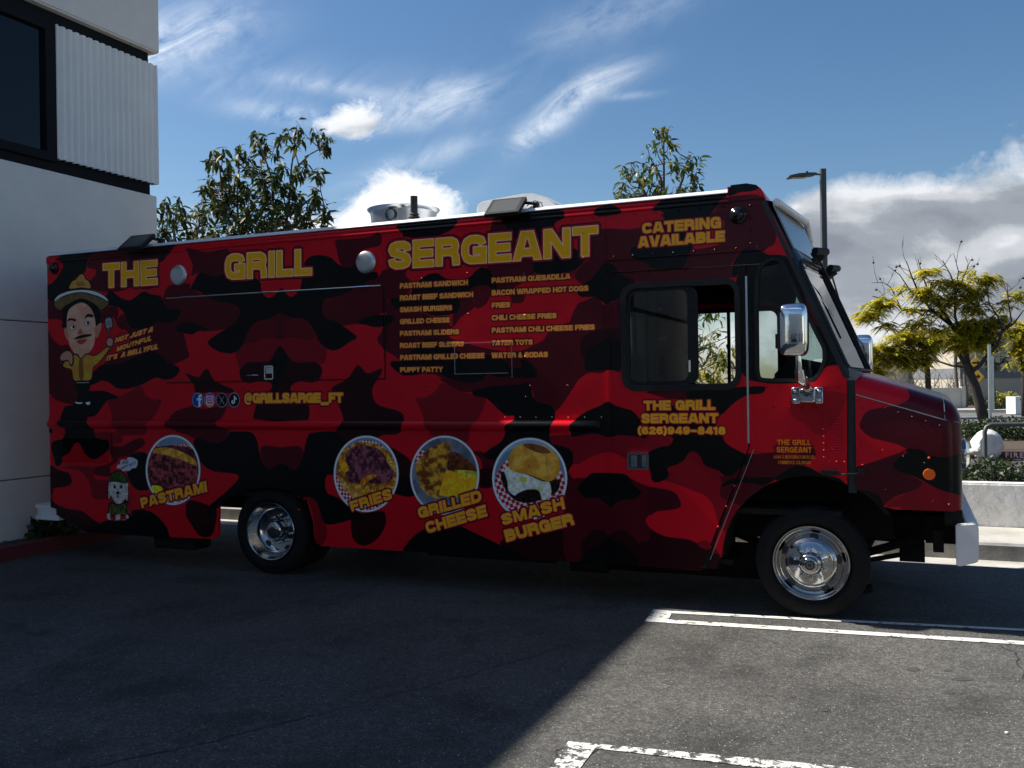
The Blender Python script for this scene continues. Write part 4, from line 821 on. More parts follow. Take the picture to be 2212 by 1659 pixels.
row((7.148,3.0),(7.148,2.72),.09); row((7.64,1.15),(7.64,1.45),.05); row((7.67,1.12),(7.78,1.12),.05); row((7.25,1.66),(7.75,1.65),.1); row((7.3,1.52),(7.6,1.50),.1)
row((7.88,1.56),(8.4,1.38),.085); row((7.9,1.25),(8.3,1.12),.13); row((7.95,.95),(8.45,.84),.09); row((7.9,1.5),(7.9,1.1),.11)
row((.2,.55),(2.0,.62),.3); row((2.6,2.7),(3.6,2.68),.3)
for a, b in rv: g.dome((a, -.002 if a < 7.85 else .0, b), .011, .009, 8, 2)
g.dome((0,0,0),.001,.001,4,1)
A_('rivets', g, 'wrap', smooth=True, kind='stuff', **SW)
# windscreen front, in the sloped plane
UPS = Vector((-.3906, 0, .9206)); OUT = Vector((.9206, 0, .3906))
def bulge(y):
    e = min(max(min(y, W2-y), 0)/.14, 1); return .05*math.sqrt(e)+.075*(1-((y-W2/2)/(W2/2))**2)
def slope(g, name, m, parent=truck, **k):
    g.v = [tuple(Vector((front_s(1.745)+bulge(p[0]), p[0], 1.745))+UPS*p[2]+OUT*(-p[1])) for p in g.v]; return A_(name, g, m, parent, **k)
wl, wr = rpoly([(.035,.05),(1.17,.04),(1.17,.95),(.045,.90)], [.04,.08,.10,.08]), rpoly([(1.22,.04),(2.36,.05),(2.34,.90),(1.22,.95)], [.08,.06,.10,.10])
ws = slope(G().plate([(.0,-.02)]+[(W2*k/40,-.02) for k in range(1,40)]+[(W2,-.02),(W2,1.395)]+[(W2*k/40,1.395) for k in range(39,0,-1)]+[(.0,1.395)], (wl, wr), .0, .03), 'windscreen_surround', mat('black_gloss', (.010,.010,.011), .3), smooth=False)
for w_ in (wl, wr):
    slope(G().plate(offset(w_, .02), (w_,), -.012, .005), 'window_rubber', 'black', ws)
    slope(G().plate(w_, (), .01, .014), 'windscreen_pane', 'glass', ws)
slope(G().box((.04,-.012,1.0),(1.1,-.001,1.36)).box((1.2,-.012,1.0),(2.26,-.001,1.36)), 'visor_panel', mat('visor_metal', (.25,.26,.27), .22, .8), ws)
slope(G().tube([(.05,-.03,1.37),(1.15,-.045,1.37),(2.25,-.03,1.37)], .028, 12), 'top_gutter', 'white', ws, smooth=True, auto=50)
for y_ in (.55, 1.75):
    slope(G().tube([(y_,-.02,.97),(y_,-.09,.985)], .05, 10).box((y_-.12,-.04,.93),(y_+.12,-.01,.96)).tube([(y_,-.05,.95),(y_+.3,-.03,.75),(y_+.33,-.03,.35)], .008, 6).tube([(y_-.12,-.06,1.0),(y_+.02,-.12,.98)], .03, 8), 'wiper', 'black', ws)
A_('cowl_top', G().plate([(7.74,1.70),(7.86,1.70),(7.90,1.745),(7.80,1.80)], (), .03, W2-.03), 'grey')
A_('antenna', G().tube([(7.2,2.2,3.1),(7.17,2.2,3.3)], .006, 5), 'black')
# cab interior
A_('cab_floor', G().box((5.3,.04,.72),(7.75,W2-.04,.76)), 'under')
A_('ceiling_lining', G().box((5.3,.04,2.98),(7.2,W2-.04,3.02)), 'idark')
A_('bulkhead', G().box((5.80,.04,.76),(5.84,W2-.04,2.98)).box((5.84,.9,.8),(5.86,.93,2.95)).box((5.84,1.5,.8),(5.86,1.53,2.95)).box((5.84,.55,1.95),(5.85,.75,2.15)), 'bulk')
A_('bulkhead_handle', G().tube([(5.84,.75,1.75),(5.92,.75,1.75),(5.92,.68,1.75)], .015, 8), 'steel')
A_('grab_rail', G().tube([(6.33,.10,.8),(6.33,.10,2.9)], .014, 8), 'black')
st = A_('seat', G().box((6.15,1.45,1.05),(6.65,1.95,1.2)).box((6.12,1.45,1.15),(6.25,1.95,2.02)), 'seat', bevel=.05, seg=3, smooth=True)
A_('seat', G().box((6.05,.35,1.0),(6.5,.8,1.12)).box((6.02,.35,1.1),(6.12,.8,1.95)), 'seat', bevel=.04, seg=3, smooth=True)
A_('dashboard', G().plate([(7.30,1.05),(7.28,1.74),(7.40,1.86),(7.52,1.86),(7.70,1.68),(7.74,1.05)], (), .04, W2-.04), 'idark', bevel=.02)
A_('steering_wheel', G().tube([(7.18+.08*math.cos(a), 1.65+.22*math.cos(a+pi/2), 1.78+.20*math.sin(a+pi/2)) for a in [2*pi*k/20 for k in range(21)]], .015, 6), 'black')
# bonnet
ss = [7.855,7.9,7.95,7.99,8.1,8.2,8.3,8.4,8.44,8.475,8.50,8.518,8.530,8.535]
def crease(s): return 1.609-(s-7.83)*.315 if s < 8.49 else 1.401
def top(s):
    P_ = [(7.83,1.756),(8.196,1.643),(8.45,1.555),(8.484,1.535),(8.51,1.50),(8.53,1.45),(8.54,1.40)]
    for a, b in zip(P_[:-1], P_[1:]):
        if a[0] <= s <= b[0]: return a[1]+(b[1]-a[1])*(s-a[0])/(b[0]-a[0])
    return P_[-1][1]
v = []; f = []
for s_ in ss:
    r_ = .10; t = max(0, s_-(8.535-r_)); yo = r_-math.sqrt(max(r_*r_-t*t, 0))
    low = .795 if s_ > 7.99 else max(.795, .38+math.sqrt(max(.635**2-(s_-7.535)**2, 0)))
    c, t_ = crease(s_), max(top(s_), crease(s_)+.004); hh = t_-c
    half = [(yo,low),(yo,1.1),(yo,c-.012),(yo+.003,c),(yo+.012,c+hh*.35),(yo+.04,c+hh*.68),(yo+.085,c+hh*.9),(yo+.16,c+hh),(yo+.5,t_+.015),(1.15,t_+.03)]
    v += [(s_, y, h) for y, h in half]+[(s_, W2-y, h) for y, h in half[-2::-1]]
n = 19
for i in range(len(ss)-1):
    for k in range(n-1): f.append((i*n+k, i*n+k+1, (i+1)*n+k+1, (i+1)*n+k))
f.append(tuple((len(ss)-1)*n+k for k in range(n)))
g = G(); g.add(v, f); bon = A_('bonnet', g, 'wrap', smooth=True, auto=38, **SW)
A_('bonnet_seam', G().tube([(8.43,.004,crease(8.43)),(8.425,.03,1.53),(8.42,.10,1.56)], .0035, 4).tube([(7.86,-.002,crease(7.86)),(8.42,-.002,crease(8.42)),(8.52,.035,1.401)], .0035, 4), 'alu', bon)
A_('firewall_gap', G().box((7.80,.02,.9),(7.855,W2-.02,1.70)), 'idark')
A_('bonnet_strap', G().tube([(7.74,-.012,1.03),(7.78,-.02,1.035),(7.86,-.02,1.04),(7.90,-.012,1.05)], .007, 6).box((7.615,-.02,1.025),(7.735,-.001,1.06)).box((7.865,-.02,1.035),(7.915,-.001,1.07)), 'black', bevel=.004)
A_('amber_reflector', G().lathe([(0,-.008),(.037,-.008),(.04,0)], (8.326,0,1.045), 'y', 28), 'amber')
A_('amber_marker', G().dome((8.326,0,1.159), .009, .008, 8, 3), 'amber')
A_('grille', G().box((8.535,.45,.95),(8.545,1.85,1.33)), 'black', bon)
for y_ in (.26, 2.04): A_('headlight', G().lathe([(.105,0),(.11,.03),(.09,.035),(.075,.05),(0,.06)], (8.535,y_,1.17), 'x', 24), 'chrome', bon, smooth=True, auto=40)
# mirrors
mr = A_('mirror', superbox((7.478,-.31,2.055), (.095,.105,.182), .38), 'chrome', smooth=True, auto=60)
A_('mirror_housing', G().box((7.374,-.385,1.92),(7.392,-.235,2.19)).box((7.355,-.34,1.93),(7.375,-.27,2.03)), 'black', mr)
A_('mirror_post', G().tube([(7.50,-.30,1.88),(7.505,-.30,1.80),(7.505,-.29,1.76)], .022, 14).tube([(7.505,-.29,1.78),(7.51,-.27,1.72),(7.54,-.20,1.67),(7.545,-.12,1.65),(7.545,-.08,1.62)], [.03,.034,.032,.03,.028], 14), 'chrome', mr, smooth=True, auto=40)
A_('mirror_bracket', G().box((7.432,-.10,1.54),(7.49,-.02,1.655)).box((7.49,-.13,1.55),(7.59,-.01,1.645)).box((7.59,-.10,1.54),(7.645,-.02,1.655)).dome((7.455,-.1,1.63),.014,.01,8,2).dome((7.455,-.1,1.565),.014,.01,8,2).dome((7.62,-.1,1.63),.014,.01,8,2).dome((7.62,-.1,1.565),.014,.01,8,2), 'chrome', mr, bevel=.014, seg=3, smooth=True, auto=50)
m2 = A_('mirror', superbox((7.80,W2+.33,1.95), (.085,.10,.19), .4), 'chrome', smooth=True, auto=60)
A_('mirror_post', G().tube([(7.78,W2+.3,1.78),(7.72,W2+.15,1.62),(7.60,W2+.02,1.58)], .022, 10), 'chrome', m2, smooth=True, auto=50)
# lamps, fan and air conditioner on the roof
for s0_ in (1.13, 5.06):
    w_ = .30; vv = [Vector((s0_,-.16,3.085)),Vector((s0_+w_,-.16,3.085)),Vector((s0_+w_,.02,3.235)),Vector((s0_,.02,3.235))]
    nn = (vv[1]-vv[0]).cross(vv[3]-vv[0]).normalized()
    if nn.y > 0: nn = -nn
    bk = [p-nn*.035 for p in vv]; ctr = sum(vv, Vector())/4; inn = [ctr+(p-ctr)*.80 for p in vv]
    g = G(); g.add(vv+bk+inn, [(4,5,6,7),(0,1,5,4),(1,2,6,5),(2,3,7,6),(3,0,4,7),(0,1,9,8),(1,2,10,9),(2,3,11,10),(3,0,8,11)])
    fo = A_('floodlight', g, 'black')
    g = G(); g.add([p+nn*.001 for p in inn], [(0,1,2,3)]); A_('lens', g, M['lampglass'], fo)
    A_('bracket', G().tube([(s0_+.24,.0,3.19),(s0_+.38,.03,3.17)], .014, 6).tube([(s0_+.30,.03,3.16),(s0_+.36,.05,3.20),(s0_+.42,.05,3.18),(s0_+.43,.05,3.14)], .004, 5).box((s0_+.36,.01,3.137),(s0_+.40,.06,3.18)), 'black', fo)
fan = A_('exhaust_fan', G().lathe([(.325,3.14),(.325,3.38),(.335,3.44),(.362,3.465),(.365,3.475),(.35,3.477),(.335,3.467),(.29,3.38)], (3.55,1.2,0), 'z', 48), 'alu', smooth=True, auto=35)
A_('fan_port', G().lathe([(.058,0),(.058,-.03),(.048,-.03),(.046,.02),(0,.02)], (3.60,.878,3.375), 'y', 24), 'lens', fan, smooth=True, auto=40)
A_('fan_switch', G().box((3.70,.83,3.28),(3.75,.89,3.42)), 'grey', fan)
g = G(); pf = []
for k in range(7): pf += [(.095-.008*k,3.14+.027*k),(.078-.008*k,3.154+.027*k)]
pf += [(.034,3.30),(.034,3.47),(.0,3.47)]
A_('vent_pipe', g.lathe(pf, (3.99,.62,0), 'z', 18), 'black', smooth=True, auto=30)
ac = A_('air_conditioner', G().plate([(4.42,3.14),(4.43,3.42),(4.48,3.455),(4.9,3.49),(5.0,3.485),(5.14,3.44),(5.27,3.33),(5.33,3.14)], (), 1.05, 1.6), 'white', bevel=.035, seg=4, smooth=True, auto=50)
A_('vent_rib', G().tube([(4.75,1.045,3.40),(4.95,1.045,3.38),(5.2,1.045,3.30)], .006, 5).tube([(4.78,1.045,3.35),(4.95,1.045,3.335),(5.2,1.045,3.25)], .006, 5), 'white', ac)
A_('roof_cable', G().tube([(5.15,.3,3.15),(5.3,.28,3.20),(5.42,.25,3.16)], .01, 5), 'black')
# bumpers
A_('front_bumper', G().plate([(8.50,.425),(8.60,.455),(8.625,.47),(8.625,.70),(8.60,.725),(8.485,.712),(8.485,.43)], (), -.03, .012).plate([(8.585,.46),(8.625,.47),(8.625,.72),(8.545,.725),(8.545,.70),(8.585,.69)], (), .012, W2+.02), 'white', bevel=.008, seg=2, smooth=True, auto=45)
A_('bumper_mount', G().box((8.30,.45,.50),(8.585,.55,.70)).box((8.30,1.75,.50),(8.585,1.85,.70)).box((8.42,.02,.70),(8.53,2.2,.80)), 'under')
g = G()
for z0, z1, o_ in ((.484,.516,0),(.40,.484,.025),(.366,.40,0)):
    prism(g, rpoly([(.085,.02+o_*.4),(-.34+o_,.02+o_*.4),(-.34+o_,2.28-o_*.4),(.085,2.28-o_*.4)], [.01,.16,.16,.01]), z0, z1)
A_('rear_bumper', g, 'white', bevel=.006, smooth=True, auto=40)
# chassis
A_('chassis_rail', G().box((.1,.70,.48),(8.42,.78,.68)), 'under'); A_('chassis_rail', G().box((.1,1.52,.48),(8.42,1.60,.68)), 'under')
A_('underfloor', G().box((.05,.04,.70),(7.0,W2-.04,.74)), 'under')
A_('rear_axle', G().tube([(2.744,.35,.38),(2.744,1.95,.38)], .07, 12).lathe([(0,-.18),(.13,-.12),(.17,0),(.13,.12),(0,.18)], (2.744,1.15,.38), 'y', 16), 'under')
A_('front_axle', G().tube([(7.535,.2,.36),(7.535,.6,.30),(7.535,1.7,.30),(7.535,2.1,.36)], .05, 8), 'under')
for y_ in (.62, 1.68):
    A_('leaf_spring', G().tube([(6.85,y_,.50),(7.2,y_,.37),(7.535,y_,.33),(7.9,y_,.38),(8.25,y_,.50)], .035, 6), 'under'); A_('leaf_spring', G().tube([(1.95,y_+.1,.5),(2.35,y_+.1,.4),(2.75,y_+.1,.36),(3.15,y_+.1,.4),(3.55,y_+.1,.5)], .04, 6), 'under')
A_('steering_gear', G().box((8.12,.75,.30),(8.30,.95,.47)).tube([(7.6,.3,.30),(8.2,.8,.36)], .02, 6).tube([(7.95,.2,.20),(7.78,.25,.14)], .028, 8).tube([(8.25,.9,.45),(8.45,1.2,.52)], .03, 6).box((8.35,.3,.46),(8.42,.38,.62)), 'under')
A_('engine', G().box((7.95,.85,.50),(8.4,1.45,1.1)).tube([(7.9,.9,.48),(8.3,.9,.46)], .05, 8).tube([(8.1,1.4,.42),(7.7,1.5,.40)], .06, 8), 'under')
A_('waste_tank', G().box((1.33,.04,.15),(1.86,.28,.42)), 'under', bevel=.02)
A_('fuel_tank', G().box((4.2,.25,.20),(5.5,.65,.52)), 'under', bevel=.05, seg=3)
A_('exhaust_box', G().tube([(5.65,.18,.235),(5.95,.18,.235)], .06, 14).tube([(5.72,.12,.23),(5.72,.1,.33)], .02, 6), 'under')
A_('step_well', G().box((6.5,.2,.30),(6.95,.9,.34)), 'under')
A_('wheel_well', G().plate([(7.535+.66*math.cos(a), .38+.66*math.sin(a)) for a in [.62+(pi-.62)*k/16 for k in range(17)]]+[(7.535+.63*math.cos(a), .38+.63*math.sin(a)) for a in [pi-(pi-.62)*k/16 for k in range(17)]], (), .03, .55), 'under')
A_('wheel_well', G().plate([(2.16,.58),(2.3,.70),(2.75,.81),(3.17,.73),(3.27,.5),(3.27,.36),(3.30,.36),(3.30,.55),(3.2,.77),(2.75,.84),(2.28,.74),(2.13,.60)], (), .03, .75), 'under')
# wheels
def wheel(front):
    w = G().lathe([(.272,.03),(.285,.004),(.30,-.004),(.303,-.008),(.33,-.009),(.333,-.006),(.372,.0),(.394,.022),(.400,.05),(.400,.10),(.393,.105),(.393,.115),(.400,.12),(.400,.18),(.392,.215),(.372,.235),(.28,.24)], (0,0,0), 'y', 56)
    if not front: w.lathe([(.272,.31),(.335,.28),(.38,.29),(.400,.33),(.400,.47),(.38,.52),(.28,.52)], (0,0,0), 'y', 40)
    o = empty_part('wheel')
    t = w.make('tyre', M['tyre'], o, smooth=True, auto=40)
    if front: pr = [(.274,.03),(.274,.004),(.268,-.004),(.258,-.002),(.252,.012),(.246,.014),(.238,.02),(.228,.036),(.218,.038),(.205,.026),(.186,.0),(.168,-.018),(.160,-.022),(.156,-.019),(.150,-.022),(.088,-.026),(.082,-.032),(.076,-.05),(.066,-.06),(.056,-.062),(.052,-.078),(.044,-.084),(.0,-.084)]
    else: pr = [(.274,.03),(.274,.004),(.266,-.004),(.256,.0),(.250,.03),(.240,.06),(.225,.10),(.205,.135),(.16,.15),(.100,.15),(.092,.14),(.088,.06),(.082,.045),(.06,.035),(0,.034)]
    r = G().lathe(pr, (0,0,0), 'y', 72).make('rim', M['rimchrome'], o, smooth=True, auto=50)
    nuts = G().lathe([(.013,0),(.0125,-.02),(.009,-.026),(0,-.028)], (0,0,0), 'y', 8); me = None
    for k in range(10):
        a = 2*pi*(k+.5)/10; y_ = -.024 if front else .15
        if me is None: q = nuts.make('lug_nut', M['chrome'], o, smooth=True, auto=40); me = q.data
        else: q = bpy.data.objects.new('lug_nut', me); C.objects.link(q); q.parent = o
        q.location = (.112*math.cos(a) if front else .125*math.cos(a), y_, (.112 if front else .125)*math.sin(a))
    g = G()
    for k in range(5):
        a = 2*pi*(k+.15)/5; R_q = .2 if front else .185
        c_ = Vector((R_q*math.cos(a), .0, R_q*math.sin(a))); t_ = Vector((-math.sin(a), 0, math.cos(a))); rr = Vector((math.cos(a), .55 if front else -.2, math.sin(a)))
        y_ = .006 if front else .132
        g = G(); g.add([tuple(c_+Vector((0,y_,0))+t_*.034*math.cos(b)+rr*.017*math.sin(b)) for b in [2*pi*j/14 for j in range(14)]], [tuple(range(14))]); g.make('hand_hole', M['idark'], o)
    G().lathe([(0,-.086 if front else .030),(.034,-.086 if front else .030),(.036,-.082 if front else .035)], (0,0,0), 'y', 20).make('hub_cap', M['idark'], o)
    g = G()
    for k in range(8):
        a = pi*k/4; d_ = Vector((math.cos(a),0,math.sin(a))); p_ = Vector((-math.sin(a),0,math.cos(a))); y_ = -.088 if front else .028
        g.add([tuple(d_*.010+Vector((0,y_,0))), tuple(d_*.018+p_*.003+Vector((0,y_,0))), tuple(d_*.028+Vector((0,y_,0))), tuple(d_*.018-p_*.003+Vector((0,y_,0)))], [(0,1,2,3)])
    g.make('cap_star', M['steel'], o)
    return o
def empty_part(n):
    o = bpy.data.objects.new(n, None); C.objects.link(o); o.parent = truck; o.empty_display_size = .1; return o
wf = wheel(True); wf.location = (7.535, .03, .381)
wr_ = wheel(False); wr_.location = (2.744, .04, .381)
for w0, x in ((wf, 7.535), (wr_, 2.744)):
    c = copy_tree(w0, truck); c.location = (x, W2-.03, .381); c.rotation_euler = (0, 0, pi)

A_('inner_fender', G().plate([(6.75,.46),(8.1,.50),(8.05,.85),(7.8,1.04),(7.3,1.04),(6.98,.8)], (), .54, .57), 'under')
A_('door_gap_backing', G().plate([(7.06,1.26),(7.15,1.26),(7.15,1.19),(6.80,.30),(6.70,.28)], (), .031, .04), 'black')  # dark backing added so no bright ground shows through the door gap
A_('far_fender', G().plate([(6.85,.45),(8.2,.45),(8.2,1.05),(6.85,1.05)], (), W2-.6, W2-.57), 'under')
A_('daylight_baffle', G().box((5.6,.60,.12),(7.15,.66,.40)), 'under')  # lengthwise dark plate added to block daylight behind the front wheel
# ------------------------------------------------------------------ ground materials
def asphalt(name, c1, c2, speck=.2):
    m = bpy.data.materials.new(name); m.use_nodes = True; nt = m.node_tree; b = nt.nodes['Principled BSDF']; N = nt.nodes; K = nt.links
    tc = N.new('ShaderNodeTexCoord')
    def nz(s, d=8, r=.6, dist=0):
        n = N.new('ShaderNodeTexNoise'); n.inputs['Scale'].default_value = s; n.inputs['Detail'].default_value = d; n.inputs['Roughness'].default_value = r; n.inputs['Distortion'].default_value = dist; K.new(tc.outputs['Object'], n.inputs[0]); return n.outputs[0]
    def rmp(v, st):
        r = N.new('ShaderNodeValToRGB'); e = r.color_ramp.elements
        while len(e) < len(st): e.new(.5)
        for k, (p, c) in enumerate(st): e[k].position = p; e[k].color = (c[0], c[1], c[2], 1)
        K.new(v, r.inputs[0]); return r.outputs[0]
    def mix(f, a, bb, mode='MIX'):
        n = N.new('ShaderNodeMix'); n.data_type = 'RGBA'; n.blend_type = mode
        if isinstance(f, float): n.inputs[0].default_value = f
        else: K.new(f, n.inputs[0])
        for i, q in ((6, a), (7, bb)):
            if isinstance(q, tuple): n.inputs[i].default_value = (*q, 1)
            else: K.new(q, n.inputs[i])
        return n.outputs[2]
    base = rmp(nz(.55, 6, .6, .6), [(.3, c1), (.7, c2)])
    st = rmp(nz(1.7, 5, .55, .3), [(.34, (.62,.62,.62)), (.48, (1,1,1))])
    base = mix(1.0, base, st, 'MULTIPLY')
    gr = rmp(nz(70, 4, .75), [(.3, (.35,.35,.35)), (.5, (.95,.95,.95)), (.7, (2.4,2.4,2.3))])
    base = mix(.9, base, gr, 'MULTIPLY'); base = mix(.8, base, rmp(nz(24, 3, .7), [(.32, (.7,.7,.7)), (.7, (1.35,1.35,1.33))]), 'MULTIPLY')
    v = N.new('ShaderNodeTexVoronoi'); v.inputs['Scale'].default_value = 55; K.new(tc.outputs['Object'], v.inputs[0])
    sp = rmp(v.outputs['Distance'], [(.10, (1,1,1)), (.2, (0,0,0))])
    lt = rmp(v.outputs['Color'], [(.55, (0,0,0)), (.95, (1,1,1))])
    mm = mix(1.0, sp, lt, 'MULTIPLY')
    base = mix(mm, base, (speck, speck, speck*.97))
    K.new(base, b.inputs['Base Color']); b.inputs['Roughness'].default_value = .82; b.inputs['Specular IOR Level'].default_value = .35
    q = N.new('ShaderNodeBump'); q.inputs['Strength'].default_value = .55; q.inputs['Distance'].default_value = .006; K.new(nz(70, 4, .7), q.inputs['Height']); K.new(q.outputs[0], b.inputs['Normal'])
    return m
M['asphalt'] = asphalt('asphalt', (.048,.046,.044), (.088,.085,.081), .65)
M['road'] = asphalt('road_asphalt', (.10,.10,.10), (.15,.15,.148), .2)
M['concrete'] = mat('concrete', (.50,.48,.43), .85, noise=((.30,.285,.26), 2.2), bump=(14, .5, .01))
M['kerbc'] = mat('kerb_concrete', (.32,.31,.29), .9, noise=((.12,.115,.11), 3.0), bump=(30, .6, .01))
M['stucco'] = mat('white_stucco', (.76,.72,.66), .9, noise=((.62,.59,.54), .7), bump=(90, .35, .004))
M['ribbed'] = mat('ribbed_panel_paint', (.80,.79,.76), .8, noise=((.70,.69,.66), 1.2))
M['plaster'] = mat('rough_plaster', (.82,.81,.78), .9, noise=((.68,.67,.64), 2.4), bump=(7, 1.0, .06))
M['band'] = mat('dark_band', (.008,.009,.011), .7, spec=.15)
M['redkerb'] = mat('red_kerb_paint', (.16,.016,.022), .75, noise=((.07,.014,.016), 4), bump=(40, .5, .006))
M['soil'] = mat('soil', (.10,.07,.045), .95, noise=((.035,.025,.018), 18), bump=(30, .9, .03))
M['rock'] = mat('white_rock', (.78,.75,.70), .9, noise=((.50,.47,.43), 3), bump=(6, .8, .04))
def paintmat(name, thr, scale=22):
    m = bpy.data.materials.new(name); m.use_nodes = True; nt = m.node_tree; b = nt.nodes['Principled BSDF']; N = nt.nodes; K = nt.links
    tc = N.new('ShaderNodeTexCoord'); n = N.new('ShaderNodeTexNoise'); n.inputs['Scale'].default_value = scale; n.inputs['Detail'].default_value = 9; n.inputs['Roughness'].default_value = .78; K.new(tc.outputs['Object'], n.inputs[0])
    r = N.new('ShaderNodeValToRGB'); r.color_ramp.elements[0].position = thr; r.color_ramp.elements[1].position = thr+.035
    r.color_ramp.elements[0].color = (.05,.05,.05,1); r.color_ramp.elements[1].color = (.62,.62,.58,1); K.new(n.outputs[0], r.inputs[0]); K.new(r.outputs[0], b.inputs['Base Color']); b.inputs['Roughness'].default_value = .8
    return m
M['line'] = paintmat('worn_white_paint', .42, 11); M['line2'] = paintmat('worn_white_paint_old', .475, 15)
def flat(name, pts, m, kind=None, z=None, parent=None):
    P_ = [Vector(p) for p in pts]; tr = tessellate_polygon([P_]); return build(name, P_, [tuple(t) for t in tr], M[m] if isinstance(m, str) else m, parent, kind=kind)
def tq(name, s0, s1, y0, y1, h, m, kind='structure', n=1):
    return flat(name, [tw(s0,y0,h), tw(s1,y0,h), tw(s1,y1,h), tw(s0,y1,h)], m, kind)
def tb(g, s0, s1, y0, y1, h0, h1):
    a = [tw(s0,y0), tw(s1,y0), tw(s1,y1), tw(s0,y1)]
    g.add([(p.x, p.y, h0) for p in a]+[(p.x, p.y, h1) for p in a], [(0,3,2,1),(4,5,6,7),(0,1,5,4),(1,2,6,5),(2,3,7,6),(3,0,4,7)]); return g
def tfr(p): q = Vector((p.x, p.y))-R0; return q.dot(D2), q.dot(N2)
gr_ = G(); gr_.add([(-400,-150,GZ),(400,-150,GZ),(400,900,GZ),(-400,900,GZ)], [(0,1,2,3)]); gr_.make('ground', M['asphalt'], kind='structure')
# painted parking lines
def gp(x, y, dz=.004): p = grd(x, y); return Vector((p.x, p.y, GZ+dz))
lot = [('near_row', 'worn white parking line crossing the bottom edge of the picture', [[(2273,2968),(2800,3016),(3400,3072),(3600,3120),(3420,3120),(2800,3044),(2380,2996),(2310,3090),(2190,3090)]]),
       ('far_row', 'double white parking line ending in a square box beside the truck', [[(2614,2438),(2690,2446),(2668,2492),(2578,2488)], [(2690,2446),(4300,2528),(4300,2536),(2688,2455)], [(2672,2480),(4300,2580),(4300,2594),(2668,2494)]])]
for nm, lab, pl in lot:
    e = empty('parking_line', gp(*pl[0][0]), label=lab, cat='parking line', group='painted parking lines')
    for i, q in enumerate(pl):
        o = flat('paint_stripe', [gp(*p)-gp(*pl[0][0])+Vector((0,0,.0005*i)) for p in q], 'line2' if nm == 'near_row' else 'line', parent=e)
# cracks
def crack(pts, w, name='crack'):
    P_ = []; 
    for (a, b) in zip(pts[:-1], pts[1:]):
        A, B = gp(*a, .003), gp(*b, .003); n = max(int((B-A).length/.06), 1)
        for k in range(n): P_.append(A.lerp(B, k/n)+Vector((random.uniform(-.02,.02), random.uniform(-.02,.02), 0)))
    P_.append(gp(*pts[-1], .003)); L_ = []; R_q = []
    for i, p in enumerate(P_):
        d = (P_[min(i+1, len(P_)-1)]-P_[max(i-1, 0)]); d.z = 0; d.normalize(); q = Vector((-d.y, d.x, 0))*w*random.uniform(.3, 1)
        L_.append(p+q); R_q.append(p-q)
    n = len(P_); return build(name, L_+R_q, [(i, i+1, n+i+1, n+i) for i in range(n-1)], M['idark'], kind='structure')
crack([(2578,2490),(2500,2525),(2340,2570),(2200,2600),(2110,2632),(2020,2655),(1800,2722),(1500,2800),(1200,2880),(700,3000),(300,3080)], .005, 'pavement_crack')
crack([(4000,2576),(4050,2610),(4075,2660),(4096,2700),(4120,2760)], .006, 'pavement_crack')
crack([(2190,3072),(2240,3010),(2273,2970)], .005, 'pavement_crack'); crack([(2310,3072),(2350,3020),(2378,2994),(2395,2985)], .007, 'pavement_crack')
stain = mat('oil_stain', (.045,.044,.041), .7, noise=((.065,.063,.06), 24))
for (x, y, rx, ry) in [(3650,2678,30,8),(3790,2682,18,4),(3850,2716,50,8),(3800,2768,26,9),(3170,2786,16,5),(3300,2842,18,5),(2480,2655,26,6),(1920,2860,22,8),(2220,2614,18,5)]:
    flat('oil_stain', [gp(x+rx*math.cos(a)*random.uniform(.8,1.15), y+ry*math.sin(a)*random.uniform(.8,1.15), .002) for a in [2*pi*k/14 for k in range(14)]], stain, kind='structure')
def rockmesh(name, c, r, m, seed, n=3, **k):
    bm = bmesh.new(); bmesh.ops.create_icosphere(bm, subdivisions=n, radius=1); rr = random.Random(seed); off = [Vector((rr.uniform(-1,1), rr.uniform(-1,1), rr.uniform(-1,1))).normalized() for _ in range(22)]; dd = [rr.uniform(.76,.94) for _ in off]
    for v in bm.verts:
        p = v.co.copy()
        for o_, d_ in zip(off, dd):
            t = p.dot(o_)
            if t > d_: p -= o_*(t-d_)*.85
        v.co = Vector((p.x*r[0], p.y*r[1], p.z*r[2]))
    me = bpy.data.meshes.new(name); bm.to_mesh(me); bm.free(); me.materials.append(M[m]); o = bpy.data.objects.new(name, me); C.objects.link(o); o.location = c; return tag(o, **k)
pb = gp(4027, 2935); rockmesh('pebble', (pb.x, pb.y, GZ+.006), (.012,.009,.008), 'rock', 3, 1, label='small pale pebble lying alone on the sunlit asphalt', cat='pebble')
# ------------------------------------------------------------------ kerb, pavement and low wall beyond the truck
g = tb(G(), -2.2, 30, 2.80, 2.95, GZ-.2, .125); o = g.make('kerb', M['kerbc'], kind='structure')
tq('gutter', -2.0, 30, 2.45, 2.80, GZ+.004, 'concrete')
for k in range(16):
    s_ = -2+2*k; g = tb(G(), s_+.006, s_+1.994, 2.955, 4.03, 0, .123+.001*(k % 3)); q = g.make('paving_slab', M['concrete'], None, bevel=.006); q['kind'] = 'structure'
lw = empty('retaining_wall', tw(8,4.04,.12), -TH, label='low white plastered wall behind the pavement, under the hedge', cat='wall')
G().box((-9.5,0,-.3),(20,.20,.465)).make('wall_body', M['plaster'], lw, bevel=.02, seg=2, smooth=True, auto=40)
tq('planter_soil', -1.5, 28, 4.2, 5.4, .50, 'soil')
tb(G(), -1.5, 28, 5.4, 5.5, GZ, .56).make('planter_edge', M['concrete'], kind='structure')
